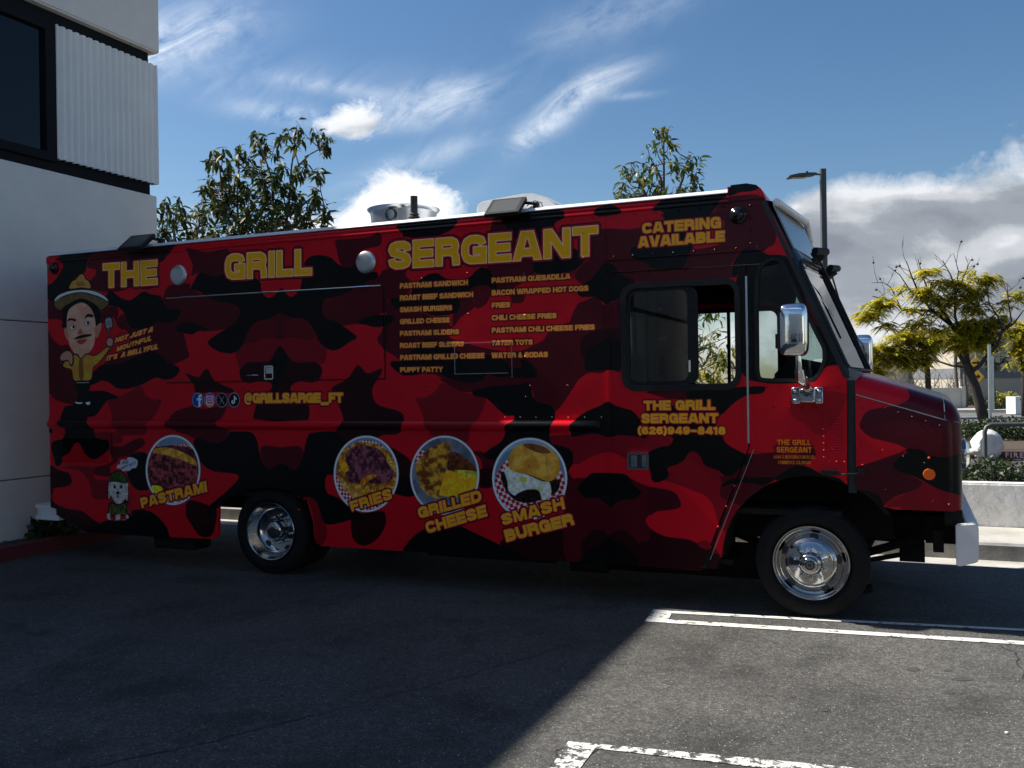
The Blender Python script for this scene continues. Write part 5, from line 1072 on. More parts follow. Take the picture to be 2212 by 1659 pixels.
# ------------------------------------------------------------------ leaves
def leafmat(name, stops, trans=.35, rough=.45):
    m = bpy.data.materials.new(name); m.use_nodes = True; nt = m.node_tree; b = nt.nodes['Principled BSDF']; N = nt.nodes; K = nt.links
    ge = N.new('ShaderNodeNewGeometry'); oi = N.new('ShaderNodeObjectInfo'); ad = N.new('ShaderNodeMath'); ad.operation = 'ADD'; K.new(ge.outputs['Random Per Island'], ad.inputs[0]); K.new(oi.outputs['Random'], ad.inputs[1])
    fr = N.new('ShaderNodeMath'); fr.operation = 'FRACT'; K.new(ad.outputs[0], fr.inputs[0])
    r = N.new('ShaderNodeValToRGB'); e = r.color_ramp.elements
    while len(e) < len(stops): e.new(.5)
    for k, (p, c) in enumerate(stops): e[k].position = p; e[k].color = (*c, 1)
    K.new(fr.outputs[0], r.inputs[0]); K.new(r.outputs[0], b.inputs['Base Color']); b.inputs['Roughness'].default_value = rough
    t = N.new('ShaderNodeBsdfTranslucent'); K.new(r.outputs[0], t.inputs[0]); mx = N.new('ShaderNodeMixShader'); mx.inputs[0].default_value = trans
    o = [n for n in N if n.type == 'OUTPUT_MATERIAL'][0]; K.new(b.outputs[0], mx.inputs[1]); K.new(t.outputs[0], mx.inputs[2]); K.new(mx.outputs[0], o.inputs[0]); return m
M['leaf'] = leafmat('broad_leaf', [(0,(.020,.032,.008)),(.5,(.04,.06,.012)),(.86,(.07,.10,.018)),(.96,(.16,.17,.03)),(1,(.30,.12,.02))], .3, .6)
M['leafb'] = leafmat('young_leaf', [(0,(.035,.06,.014)),(.6,(.07,.11,.02)),(.93,(.12,.16,.03)),(1,(.32,.17,.02))], .4, .38)
M['leafy'] = leafmat('yellowing_leaf', [(0,(.05,.09,.015)),(.5,(.14,.18,.02)),(.8,(.40,.34,.02)),(1,(.6,.42,.03))], .5, .5)
M['jaca'] = leafmat('feathery_leaf', [(0,(.14,.18,.02)),(.3,(.30,.33,.03)),(.65,(.62,.55,.03)),(1,(.80,.56,.04))], .62, .6)
M['hedge'] = leafmat('hedge_leaf', [(0,(.012,.022,.008)),(.6,(.03,.05,.014)),(1,(.06,.09,.02))], .25, .5)
M['palml'] = leafmat('palm_leaf', [(0,(.04,.06,.02)),(1,(.12,.13,.05))], .3, .5)
M['bark'] = mat('bark', (.055,.045,.038), .9, noise=((.025,.02,.018), 14), bump=(25, .9, .02))
M['barkl'] = mat('palm_bark', (.16,.14,.12), .9, noise=((.08,.07,.06), 10), bump=(25, .9, .02))
M['twig'] = mat('twig_bark', (.06,.05,.042), .85, noise=((.10,.085,.07), 14))
def leafshape(L_, W_, dr, fold):
    return [(0,0,0),(.30*L_,W_/2,fold-.04*dr),(.30*L_,-W_/2,fold-.04*dr),(.68*L_,W_*.40,fold*.8-.4*dr),(.68*L_,-W_*.40,fold*.8-.4*dr),(L_,0,-dr),(.32*L_,0,-.06*dr),(.66*L_,0,-.40*dr)], [(0,6,1),(0,2,6),(6,7,3,1),(2,4,7,6),(7,5,3),(4,5,7)]
def basis(d, roll):
    d = d.normalized(); u = Vector((0,0,1)); y = u.cross(d)
    if y.length < 1e-3: y = Vector((0,1,0))
    y.normalize(); z = d.cross(y); M3 = Matrix((d, y, z)).transposed(); return M3 @ Matrix.Rotation(roll, 3, 'X')
def shaped(name, root, placements, variants, m, single):
    "placements: (pos, matrix3, scale, variant); the first `single` become objects of their own, the rest one stuff part"
    meshes = []
    for v, f in variants:
        me = bpy.data.meshes.new(name); me.from_pydata(v, [], f); me.polygons.foreach_set('use_smooth', [True]*len(f)); me.materials.append(M[m]); meshes.append(me)
    for p, R3, s, k in placements[:single]:
        o = bpy.data.objects.new(name, meshes[k]); C.objects.link(o); o.parent = root; o.matrix_local = Matrix.Translation(p-root.location) @ R3.to_4x4() @ Matrix.Scale(s, 4)
    rest = placements[single:]
    if rest:
        V_ = []; F_ = []; n = 0
        va = [np.array(v) for v, f in variants]
        for p, R3, s, k in rest:
            V_.append((va[k]*s) @ np.array(R3).T+np.array(p-root.location)); F_ += [tuple(i+n for i in q) for q in variants[k][1]]; n += len(va[k])
        me = bpy.data.meshes.new('foliage'); me.from_pydata(np.concatenate(V_).tolist(), [], F_); me.polygons.foreach_set('use_smooth', [True]*len(F_)); me.materials.append(M[m])
        o = bpy.data.objects.new('foliage', me); C.objects.link(o); o.parent = root; o['kind'] = 'stuff'
def rosette_tree(name, base, tips, stems, m, L_, nleaf, label, cat, group, seed, single=280, depth=.8, droop=1.0, extra=0):
    rr = random.Random(seed); root = empty(name, base, label=label, cat=cat, group=group)
    sp = [[p+Vector((0, rr.uniform(-.05,.05), 0)) for p in s] for s in stems]
    for i, s in enumerate(sp):
        g = G(); n = len(s); r0 = .06 if i == 0 else .025
        g.tube([p-base for p in s], [r0*(1-.75*k/(n-1)) for k in range(n)], 7); g.make('trunk' if i == 0 else 'branch', M['twig'], root, smooth=True)
    nodes = [p for s in sp for a, b in zip(s[:-1], s[1:]) for p in [a.lerp(b, k/6) for k in range(6)]]
    tw_ = G(); pl = []; var = [leafshape(L_, L_*.31, L_*d_, L_*.05) for d_ in (.12,.25,.4)]
    for t in tips:
        c = [p for p in nodes if p.z < t.z-.05] or nodes
        q = min(c, key=lambda p: (p-t).length+abs((t.z-p.z)-.3)*.6); mid = q.lerp(t, .55)+Vector((0,0,-.06)); tw_.tube([q-base, mid-base, t-base], [.010,.007,.004], 4, cap=False)
        for k in range(nleaf+rr.randint(-2,2)):
            a = rr.uniform(0, 2*pi); e = rr.uniform(-1.15, .6)*droop-(.15*droop)
            d = Vector((math.cos(a)*math.cos(e), math.sin(a)*math.cos(e), math.sin(e))); pos = t+Vector((rr.uniform(-.03,.03), rr.uniform(-.03,.03), rr.uniform(-.16,.03)))
            pl.append((pos, basis(d, rr.uniform(-.7,.7)), rr.uniform(.62,1.12), rr.randrange(3)))
    tw_.make('twigs', M['twig'], root, kind='stuff')
    rr.shuffle(pl); pl.sort(key=lambda a: -(a[2]/max(a[0].y, 1)) if a[0].z > 2.6 else 1)
    shaped('leaf', root, pl, var, m, single); return root
def tipsfrom(pts, ox, oy, sc, Y, rr, dy): return [at(ox+x/sc, oy+y/sc, Y+rr.uniform(-dy, dy)) for x, y in pts]
rr = random.Random(5)
T1 = [(1510,180),(1400,250),(1560,300),(1690,250),(1780,300),(1860,350),(1320,330),(1480,380),(1830,430),(1060,290),(1150,360),(1280,450),(1080,420),(1130,500),(870,450),(940,500),(700,490),(590,500),(640,590),(540,600),(760,640),(850,600),(990,600),(1010,680),(1600,600),(1750,690),(1500,680),(1350,640),(1180,660),(700,760),(560,780),(510,850),(620,870),(760,860),(880,760),(920,850),(1100,750),(1120,860),(1250,760),(1320,850),(1450,880),(1560,960),(1720,920),(1750,1000),(1650,1100),(1850,1130),(1800,1240),(1620,1200),(1400,1050),(1260,1000),(1130,1000),(980,950),(860,1000),(700,1020),(580,1040),(640,1120),(800,1150),(940,1130),(1080,1150),(1200,1200),(1340,1200),(1500,1250),(1650,1300),(1450,1350),(1250,1350),(1050,1300),(900,1300),(700,1280),(600,1350),(800,1350),(1180,920),(1020,1050),(760,960),(1500,1100),(1300,1120),(1000,1220),(860,1220),(1580,1340),(1380,1280),(1150,1290)]
T1b = [(200,1020),(60,1020),(120,1100),(250,1120),(420,1080),(500,1100),(60,1180),(150,1200),(300,1200),(450,1200),(540,1250),(30,1300),(150,1330),(280,1320),(400,1330),(500,1380),(250,1420),(80,1420),(-60,1150),(-100,1300),(-40,1400),(340,1400),(560,1420)]
def crop(pts, Y): return [at(640+x/2.765, 420+y/2.765, Y) for x, y in pts]
b1 = at(640+1150/2.765, 1500, 14.0); b1.z = .45; b1 = Vector((b1.x, 14.0, .45))
stems = [[b1, *crop([(1150,1900),(1160,1650)], 14.0)], crop([(1160,1650),(1240,1380),(1250,1100),(1240,800),(1130,500),(1070,300)], 13.9), crop([(1160,1650),(1400,1350),(1440,1000),(1460,700),(1480,480),(1510,220)], 14.1),
         crop([(1160,1650),(860,1400),(840,1000),(870,700),(870,450)], 14.2), crop([(860,1450),(760,1250),(690,1000),(670,700),(600,520)], 13.8), crop([(1450,900),(1520,700),(1650,550),(1800,470)], 14.0), crop([(1440,1200),(1560,1120),(1700,1000),(1740,900)], 14.3), crop([(1300,1500),(1500,1300),(1650,1180),(1850,1130)], 13.7)]
low = [at(640+rr.uniform(450,1850)/2.765, 420+rr.uniform(1420,2300)/2.765, 14+rr.uniform(-.6,.6)) for _ in range(60)]
t1 = rosette_tree('broadleaf_tree', b1, tipsfrom(T1, 640, 420, 2.765, 14, rr, .6)+tipsfrom([(x+rr.uniform(-50,50), y+rr.uniform(10,60)) for x, y in T1 if y > 600], 640, 420, 2.765, 14, rr, .7)+low, stems, 'leaf', .185, 13,
    'tall tree with long drooping dark leaves behind the left half of the truck roof', 'tree', 'trees behind the food truck', 11)
b1b = Vector((at(640+200/2.765, 1500, 15.5).x, 15.5, .45))
rosette_tree('broadleaf_tree', b1b, tipsfrom(T1b, 640, 420, 2.765, 15.5, rr, .6)+tipsfrom([(x+rr.uniform(-40,40), y+60) for x, y in T1b], 640, 420, 2.765, 15.5, rr, .8),
    [[b1b, *crop([(200,2000),(200,1700)], 15.5)], crop([(200,1700),(170,1400),(190,1050)], 15.5), crop([(200,1700),(420,1400),(440,1080)], 15.5), crop([(200,1700),(20,1400),(40,1050)], 15.4)], 'leaf', .19, 9,
    'shorter dark leafy tree next to the building corner, left of the tall tree', 'tree', 'trees behind the food truck', 12, single=90)
T2 = [(1060,250),(940,270),(1150,240),(1100,330),(930,370),(900,470),(780,540),(1150,470),(1200,500),(1020,480),(1130,680),(1220,700),(500,830),(400,890),(560,870),(750,850),(850,830),(930,840),(640,970),(450,960),(380,1040),(700,1010),(730,900),(830,1050),(780,1110),(900,1150),(950,1060),(1270,760),(1250,880),(1200,900),(1470,700),(1560,720),(1640,740),(1500,800),(1400,780),(1520,880),(1380,900),(1600,980),(1640,1100),(1540,1100),(1450,1180),(1560,1200),(370,1150),(300,1250),(360,1270),(450,1200),(230,1330),(330,1380),(420,1350),(560,1370),(640,1280),(700,1350),(850,1200),(950,1280),(1080,1260),(1130,1200),(960,1200),(1260,1230),(1380,1280),(900,1350),(780,1370),(1500,1290)]
def crop2(pts, Y): return [at(2400+x/4.148, 450+y/4.148, Y) for x, y in pts]
b2 = Vector((at(2400+1050/4.148, 1500, 12.6).x, 12.6, .45))
low2 = [at(2400+rr.uniform(100,2150)/4.148, 450+rr.uniform(2700,4600)/4.148, 12.6+rr.uniform(-.5,.5)) for _ in range(85)]
rosette_tree('broadleaf_tree', b2, tipsfrom(T2, 2400, 450, 4.148, 12.6, rr, .35)+low2,
    [[b2, *crop2([(1050,3600),(1045,2200)], 12.6)], crop2([(1045,2200),(1045,1600),(1055,1000),(1045,400),(1060,240)], 12.6), crop2([(1045,1900),(760,1380),(620,1100),(500,850)], 12.6), crop2([(1045,1900),(1270,1350),(1380,1100),(1450,800),(1500,720)], 12.6), crop2([(1050,1500),(1000,1100),(930,880),(880,820)], 12.7), crop2([(1045,2600),(1500,1700),(1560,1300),(1600,1000)], 12.5)], 'leafb', .145, 7,
    'young bright green tree rising behind the truck roof above the word CATERING', 'tree', 'trees behind the food truck', 13, single=240, droop=.75)
low3 = [at(rr.uniform(2740,2965), rr.uniform(1270+rr.random()*200,1800), 13.4+rr.uniform(-.5,.5)) for _ in range(130)]
b3 = Vector((at(2900, 1500, 13.4).x, 13.4, .45))
rosette_tree('flowering_shrub', b3, low3, [[b3, b3+Vector((0,0,.9))], [b3+Vector((0,0,.8)), b3+Vector((-.5,0,1.8))], [b3+Vector((0,0,.8)), b3+Vector((.3,0,1.7))]], 'leafy', .12, 8,
    'bushy green and yellow shrub seen through the open truck door window', 'shrub', 'shrubs behind the food truck', 14, single=60, droop=.7)
# hedge of low leafy shrubs
def bush(name, base, sx, sy, sz, n, m, lf, label, cat, group, seed, stems=True):
    r = np.random.RandomState(seed); root = empty(name, base, -TH, label=label, cat=cat, group=group)
    d = r.normal(size=(n, 3)); d /= np.linalg.norm(d, axis=1)[:, None]; rad = r.uniform(.35, 1, n)**.5*(1+.16*np.sin(d[:,0]*7+seed)*np.cos(d[:,1]*6))
    P_ = d*rad[:, None]*[sx, sy, sz]; P_[:, 2] = np.abs(P_[:, 2])+.02
    a = r.uniform(0, 2*pi, n); e = r.uniform(-.6, 1.1, n); dr = np.stack([np.cos(a)*np.cos(e), np.sin(a)*np.cos(e), np.sin(e)], 1); s2 = np.cross(dr, r.normal(size=(n, 3))); s2 /= np.linalg.norm(s2, axis=1)[:, None]
    l = lf*r.uniform(.6, 1.2, n)[:, None]; V_ = np.stack([P_, P_+dr*l*.5+s2*l*.28, P_+dr*l, P_+dr*l*.5-s2*l*.28], 1).reshape(-1, 3)
    me = bpy.data.meshes.new('foliage'); me.from_pydata(V_.tolist(), [], [(4*i, 4*i+1, 4*i+2, 4*i+3) for i in range(n)]); me.materials.append(M[m]); o = bpy.data.objects.new('foliage', me); C.objects.link(o); o.parent = root; o['kind'] = 'stuff'
    if stems:
        g = G(); rs = random.Random(seed)
        for k in range(7):
            a_ = rs.uniform(0, 2*pi); g.tube([(0,0,-.05),(math.cos(a_)*sx*.3, math.sin(a_)*sy*.3, sz*.5),(math.cos(a_)*sx*.7, math.sin(a_)*sy*.7, sz*.85)], [.012,.008,.003], 4)
        g.make('stems', M['twig'], root, kind='stuff')
    return root
ORD = ['first','second','third','fourth','fifth','sixth','seventh','eighth','ninth','tenth']
for k in range(7):
    p = tw(7.3+k*.86+random.uniform(-.08,.08), 4.75+random.uniform(-.1,.1), .5)
    bush('hedge_shrub', p, .50, .38, .27+random.uniform(-.03,.05), 1500, 'hedge', .055, 'dark leafy shrub on the low white wall, %s in the row counted from the truck' % ORD[k], 'shrub', 'shrubs along the low white wall', 40+k)
# ------------------------------------------------------------------ light pole
pp = at(3299, 1200, 22.0); pole = empty('light_pole', (pp.x, 22.0, 0), label='tall square light pole with one flat lamp head, behind the truck nose', cat='light pole')
hp = at(3298, 676, 22).z; G().box((-.06,-.06,GZ),(.06,.06,hp)).make('pole', M['pole'], pole)
G().box((-.14,-.14,GZ),(.14,.14,.5)).make('pole_base', M['concrete'], pole)
zl = at(3240, 700, 22).z
ah = G().plate([(-.84,zl-.06),(-.81,zl-.02),(-.6,zl+.025),(-.32,zl+.04),(-.18,zl+.035),(-.16,zl+.0),(-.25,zl-.025),(-.82,zl-.08)], (), -.12, .12).make('lamp_head', M['pole'], pole, bevel=.008)
G().box((-.78,-.09,zl-.072),(-.42,.09,zl-.066)).make('lamp_lens', M['lampglass'], ah)
G().tube([(-.2,0,zl+.015),(-.05,0,zl+.01)], .022, 8).box((-.40,-.025,zl+.03),(-.35,.025,zl+.09)).make('lamp_arm', M['pole'], pole)
# ------------------------------------------------------------------ building at the left
bw = empty('office_building', tw(-.88, 2.48, 0), -TH, label='grey white two storey building with dark window band at the left edge', cat='building')
def bx(y0, y1, h0, h1, out, name, m, depth=.25, **k):
    "slab on the long wall: y along the wall (0 at the far corner, towards the camera negative)"
    return G().box((out-depth, y0, h0), (out, y1, h1)).make(name, M[m] if isinstance(m, str) else m, bw, **k)
Y0 = -38.0
G().box((-14, Y0+.1, -.1), (-.06, -.06, 7.6)).make('wall_core', M['band'], bw)
for a, b in ((-.1,.735),(.745,2.488),(2.498,4.25)):
    bx(Y0, 0, a, b, 0, 'wall_panel', 'stucco', bevel=.008)
    G().box((-14, -.24, a), (-.252, 0, b)).make('end_wall', M['stucco'], bw)
bx(Y0, .04, 6.13, 7.85, .05, 'upper_wall', 'stucco', .3, bevel=.02)
G().box((-14, -.2, 6.13), (-.26, .04, 7.85)).make('end_wall', M['stucco'], bw); G().box((-14, Y0, 7.6), (-.25, -.2, 7.7)).make('roof', M['concrete'], bw)
G().box((-14, -.1, 4.25), (-.07, -.05, 6.13)).make('end_band', M['band'], bw)
wins = [(-9.0,-1.58),(-18.0,-10.6),(-28.,-20.)]
for k, (a, b) in enumerate(wins):
    wn = G().plate([(a-.02,4.37),(b+.02,4.37),(b+.02,5.97),(a-.02,5.97)], ([(a+.08,4.47),(b-.12,4.47),(b-.12,5.88),(a+.08,5.88)],), 0, .07); wn.v = [(.0-p[1], p[0], p[2]) for p in wn.v]
    fr_ = wn.make('window_frame', M['band'], bw)
    x = a+.08; q = 0
    while x < b-.2:
        x2 = min(x+2.45, b-.12); G().box((-.065, x+.015, 4.47), (-.055, x2-.015, 5.88)).make('pane', M['winglass'], fr_); x = x2
for a, b in ((-1.56,.02),(-10.55,-9.03),(-19.95,-18.05),(-38,-28.03)):
    n = max(int((b-a)/.0985), 4); v = []; f = []
    for k in range(n*4+1):
        y = a+(b-a)*k/(n*4); o_ = (.022,.018,-.045,.018)[k%4]; v += [(o_, y, 4.41), (o_, y, 5.975)]
    v += [(-.1, a, 4.41), (-.1, a, 5.975), (-.1, b, 4.41), (-.1, b, 5.975)]; m_ = 2*(n*4+1)
    f = [(2*k, 2*k+2, 2*k+3, 2*k+1) for k in range(n*4)]+[(0,1,m_+1,m_), (m_-2,m_+2,m_+3,m_-1), (m_,m_+1,m_+3,m_+2)]
    g = G(); g.add(v, f); g.make('corrugated_panel', M['ribbed'], bw, smooth=True)
tq('planting_bed', -.88, -.45, -38, 2.0, .075, 'soil')
g = G(); pk = [(-.30,-38),(-.28,-.4),(-.29,.7),(-.33,1.2),(-.45,1.7),(-.62,2.1)]
for k in range(len(pk)-1):
    (a, y0), (b, y1) = pk[k], pk[k+1]
    A0, A1, B0, B1 = tw(a,y0), tw(a-.15,y0), tw(b,y1), tw(b-.15,y1)
    v = [Vector((p.x,p.y,z)) for p in (A0,A1,B1,B0) for z in (-.1,.12)]; g.add(v, [(0,1,7,6),(1,3,5,7),(3,2,4,5)])
g.make('red_kerb', M['redkerb'], kind='structure')
bush('grass_tuft', tw(-.62, .55, .06), .30, .22, .20, 500, 'hedge', .10, 'dark grassy tuft growing against the building under the rear bumper', 'plant', None, 77, stems=False)
g = G(); rs = random.Random(3)
for k in range(240):
    p = tw(rs.uniform(-.86,-.46), rs.uniform(-3.5,1.8), .085); a = rs.uniform(0, pi); l = rs.uniform(.02,.06)
    g.add([(p.x-l*math.cos(a), p.y-l*math.sin(a), p.z), (p.x+l*math.cos(a), p.y+l*math.sin(a), p.z+rs.uniform(0,.02)), (p.x-.008*math.sin(a), p.y+.008*math.cos(a), p.z+.012)], [(0,1,2)])
g.make('mulch', M['bark'], kind='stuff')
# buildings behind the camera, seen only in reflections
for i, (s0, s1, y0, y1, h) in enumerate(((2,26,-52,-34,8.5),(30,52,-44,-20,7.0))):
    e = empty('warehouse', tw((s0+s1)/2, y1, 0), -TH, label=['long pale warehouse across the lot behind the camera','pale warehouse to the right behind the camera'][i], cat='building'); w = (s1-s0)/2
    G().box((-w,-(y1-y0),-.1),(w,0,h)).make('wall', M['stucco'], e)
    for k in range(int(w*2/4)): G().box((-w+1+4*k,0.0,1.2),(-w+3.6+4*k,.05,3.0)).make('window', M['winglass'], e); 
# ------------------------------------------------------------------ street side at the right
def gy(px, py, h=0): return tfr(grd(px, py, h))[1]
yk, yr0, yr1 = gy(4000,1832), gy(4000,1712), gy(4000,1650)
tb(G(), 2, 60, yk, yk+.15, GZ, .14).make('fire_lane_kerb', M['redkerb'], kind='structure')
fm = mat('white_letter_paint', (.7,.68,.66), .7, noise=((.45,.42,.4), 30))
cu = bpy.data.curves.new('fire_lane_lettering', 'FONT'); cu.body = 'FIRE LANE'; cu.size = .15; cu.extrude = .001; cu.offset = .004; cu.space_character = 1.3
to = bpy.data.objects.new('t', cu); C.objects.link(to); dg = bpy.context.evaluated_depsgraph_get(); me = bpy.data.meshes.new_from_object(to.evaluated_get(dg)); bpy.data.objects.remove(to)
me.materials.append(fm); lo = bpy.data.objects.new('fire_lane_lettering', me); C.objects.link(lo); sK = tfr(grd(4016,1832))[0]; lo.location = tw(sK, yk-.004, .015); lo.rotation_euler = (pi/2, 0, -TH); lo['kind'] = 'structure'
tq('planter_bed', 2, 60, yk+.15, yr0-.2, .10, 'soil')
tb(G(), -60, 160, yr0-.25, yr0, GZ, .10).make('street_kerb', M['concrete'], kind='structure')
tq('road', -120, 220, yr0, yr1, GZ+.012, 'road')
tb(G(), -120, 220, yr1, yr1+.3, GZ, .13).make('street_kerb', M['concrete'], kind='structure'); tq('street_pavement', -120, 220, yr1+.3, yr1+3.2, .125, 'concrete')
tq('verge', -120, 220, yr1+3.2, yr1+40, .11, 'soil')
ym = gy(4000, 1668)
for k in range(9): tq('lane_marking', 8+9*k, 11+9*k, ym-.07, ym+.07, GZ+.017, 'line')
for (x0, x1, ytop, ybot, Y, sd, lb) in ((3878,4014,1718,1812,19.5,5,'large white boulder behind the handrail'),(3853,3880,1772,1795,20.5,6,'small white boulder left of the large boulder'),(3868,3925,1792,1812,19.1,8,'low flat white rock in front of the large boulder')):
    c = at((x0+x1)/2, ybot, Y); w = (at(x1,ybot,Y)-at(x0,ybot,Y)).length/2; h = (at(x0,ytop,Y)-at(x0,ybot,Y)).length
    rockmesh('boulder', (c.x, Y, c.z+h*.30), (w, w*.8, h*.72), 'rock', sd, 4, label=lb, cat='rock', group='white rocks beside the red kerb')
p0 = at(3938, 1692, 16.0); rl = empty('handrail', (p0.x, 16.0, 0), -TH*.3, label='bent grey pipe handrail in front of the white boulder', cat='handrail')
hz = at(3950, 1692, 16).z-.03; G().tube([(0,0,GZ),(0,0,hz-.12),(.03,0,hz-.04),(.10,0,hz),(4.0,0,hz),(4.07,0,hz-.04),(4.1,0,hz-.12),(4.1,0,GZ)], .038, 12).make('rail_pipe', M['pole'], rl, smooth=True, auto=50)
for k in range(9):
    p = at(3850+k*42, 1770, 24+random.uniform(-.4,1.5)); bush('hedge_shrub', Vector((p.x, p.y, .1)), .62, .55, .45+random.uniform(-.05,.08), 1300, 'hedge', .075, 'clipped green shrub behind the white boulders, %s of its row from the truck' % ORD[k], 'shrub', 'shrubs between the boulders and the street', 60+k)
sp_ = at(3962, 1740, 27); po = empty('sign_post', (sp_.x, 27, .1), label='thin galvanised post beside the leaning tree trunk', cat='post')
G().box((-.035,-.035,-.1),(.035,.035,at(3962,1392,27).z)).box((.04,-.02,.6),(.12,.02,2.2)).make('post', M['alu'], po, bevel=.004)
# feathery yellow green trees
cr5 = lambda x, y, Y: at(3400+x/2.213, 950+y/2.213, Y)
def frond_tree(name, base, limbs, clusters, label, seed, Y, nf, pods=0, ls=1.0, twigs=70):
    r = random.Random(seed); root = empty(name, base, label=label, cat='tree', group='feathery yellow green trees by the street'); nodes = []
    for i, (pts, w0, w1) in enumerate(limbs):
        P_ = [cr5(x, y, Y+dy) for x, y, dy in pts]; n = len(P_)
        if i == 0: P_[0] = Vector(base)
        G().tube([p-base for p in P_], [w0+(w1-w0)*k/(n-1) for k in range(n)], 8).make('trunk' if i == 0 else 'limb', M['bark'], root, smooth=True)
        if i: nodes += [a.lerp(b, k/4) for a, b in zip(P_[:-1], P_[1:]) for k in range(4)]
    g = G(); gp_ = G()
    for k in range(twigs):
        q = r.choice(nodes); d = Vector((r.uniform(-.7,.7), r.uniform(-.5,.5), r.uniform(.3,1))).normalized(); l = r.uniform(.35,.9)*ls
        m1 = q+d*l*.5+Vector((r.uniform(-.08,.08),0,0)); e = q+d*l; g.tube([q-base, m1-base, e-base], [.014,.009,.004], 3, cap=False)
        for j in range(3):
            d2 = (d+Vector((r.uniform(-.7,.7), r.uniform(-.5,.5), r.uniform(-.2,.5)))).normalized(); f_ = m1.lerp(e, r.random()); g.tube([f_-base, f_+d2*l*.35-base], [.007,.003], 3, cap=False)
        if k < pods: gp_.dome(tuple(e-base+Vector((0,0,-.04))), .045, .045, 6, 3).dome(tuple(e-base+Vector((0,0,-.04))), .045, .045, 6, 3, axis=1)
    V_ = []; F_ = []; n = 0
    for (cx, cy, rx, ry) in clusters:
        c = cr5(cx, cy, Y); k_ = Y/FPX*1/ (2.213*1.85172)
        sx, sz = rx*k_, ry*k_; q = min(nodes, key=lambda p: (p-c).length)
        g.tube([q-base, q.lerp(c, .6)+Vector((0,0,-.05))-base, c-base], [.02,.012,.006], 4, cap=False)
        for j in range(max(int(nf*sx*sz/.25), 5)):
            a = r.uniform(0, 2*pi); ra = r.random()**.5; p = c+Vector((math.cos(a)*ra*sx, r.uniform(-.8,.8)*max(sx,.5), math.sin(a)*ra*sz)); az = r.uniform(0, 2*pi); d = Vector((math.cos(az), math.sin(az), r.uniform(-.5,.35))).normalized()
            L_ = r.uniform(.28,.5)*ls; sd = d.cross(Vector((0,0,1))).normalized()
            for t in range(9):
                f_ = (t+.6)/9; m_ = p+d*L_*f_+Vector((0,0,-.55*L_*f_*f_)); ll = L_*.30*math.sin(pi*(.15+.8*f_)); w = .045*ls
                for s_ in (1, -1):
                    e = m_+sd*s_*ll+d*ll*.35+Vector((0,0,-.25*ll)); V_ += [m_-base, (m_+e)/2+d*w-base, e-base, (m_+e)/2-d*w-base]; F_.append((n, n+1, n+2, n+3)); n += 4
    g.make('twigs', M['twig'], root, kind='stuff')
    if pods: gp_.make('seed_pods', M['idark'], root, kind='stuff')
    build('foliage', V_, F_, M['jaca'], root, kind='stuff')
    return root
YA = 34.0; bA = cr5(1190, 1640, YA); bA.z = .1
frond_tree('feathery_tree', bA, [
 ([(1190,1640,0),(1150,1480,0),(1110,1330,0),(1060,1200,0),(1030,1110,0)], .21, .15),
 ([(1040,1150,0),(980,1060,.2),(950,1000,.3),(880,985,.4),(820,1030,.6)], .09, .04),
 ([(1040,1110,0),(1000,900,0),(900,780,.3),(840,680,.4),(700,650,.6),(460,640,.8),(400,570,.9),(200,520,1)], .11, .02),
 ([(900,780,.3),(740,660,0),(620,520,-.2),(540,330,-.4),(500,210,-.5)], .06, .012), ([(840,680,.4),(700,500,.6),(640,330,.8),(600,190,.9)], .05, .012),
 ([(980,860,0),(930,700,-.3),(930,500,-.4),(900,350,-.5),(820,200,-.5)], .06, .012), ([(930,500,-.4),(960,300,-.2),(920,150,0)], .03, .010), ([(930,520,-.4),(1010,340,-.6),(1060,220,-.6)], .03, .010),
 ([(1060,1200,0),(1150,1130,-.3),(1200,1060,-.5),(1300,960,-.6),(1350,830,-.6),(1310,700,-.6),(1240,600,-.5),(1200,450,-.4)], .09, .012),
 ([(1350,830,-.6),(1430,740,-.7),(1400,560,-.8),(1390,400,-.8)], .04, .010), ([(1350,830,-.6),(1450,760,-.8),(1540,640,-1)], .05, .015),
 ([(1040,1150,0),(900,1135,.3),(780,1095,.5),(700,1040,.6)], .05, .02), ([(1200,1100,-.4),(1330,1120,-.6),(1380,1060,-.6),(1430,1070,-.7),(1400,1020,-.7)], .045, .02), ([(1340,1110,-.6),(1390,1100,-.6),(1420,1165,-.6)], .035, .015), ([(460,640,.8),(360,440,.9),(300,400,1.0),(190,400,1.0)], .025, .008), ([(540,480,0),(440,330,0),(330,250,0)], .025, .007)],
 [(130,690,70,60),(210,640,80,80),(290,580,80,50),(330,560,60,50),(330,780,80,40),(640,310,70,40),(740,290,50,35),(600,460,50,50),(690,500,90,70),(830,400,90,45),(960,400,80,45),(1000,500,100,70),(850,560,110,60),(1120,470,80,60),(1180,350,80,40),(1240,380,60,40),(1100,620,110,60),(1380,590,50,40),(1500,510,60,50),(980,830,100,90),(1060,880,90,110),(1140,900,90,70),(960,930,80,60),(1180,930,50,60),(780,800,70,50),(600,760,100,50),(1230,820,110,70),(1300,730,100,45),(1240,920,70,50),(1040,760,90,50),(560,640,70,30),(760,660,90,40),(1150,760,80,60),(450,440,40,20),(1050,300,40,25)],
 'leaning dark trunked tree with feathery yellow green leaves and bare top twigs', 21, YA, 210, pods=30, twigs=64)
YB = 40.0; bB = cr5(695, 1390, YB); bB.z = .12
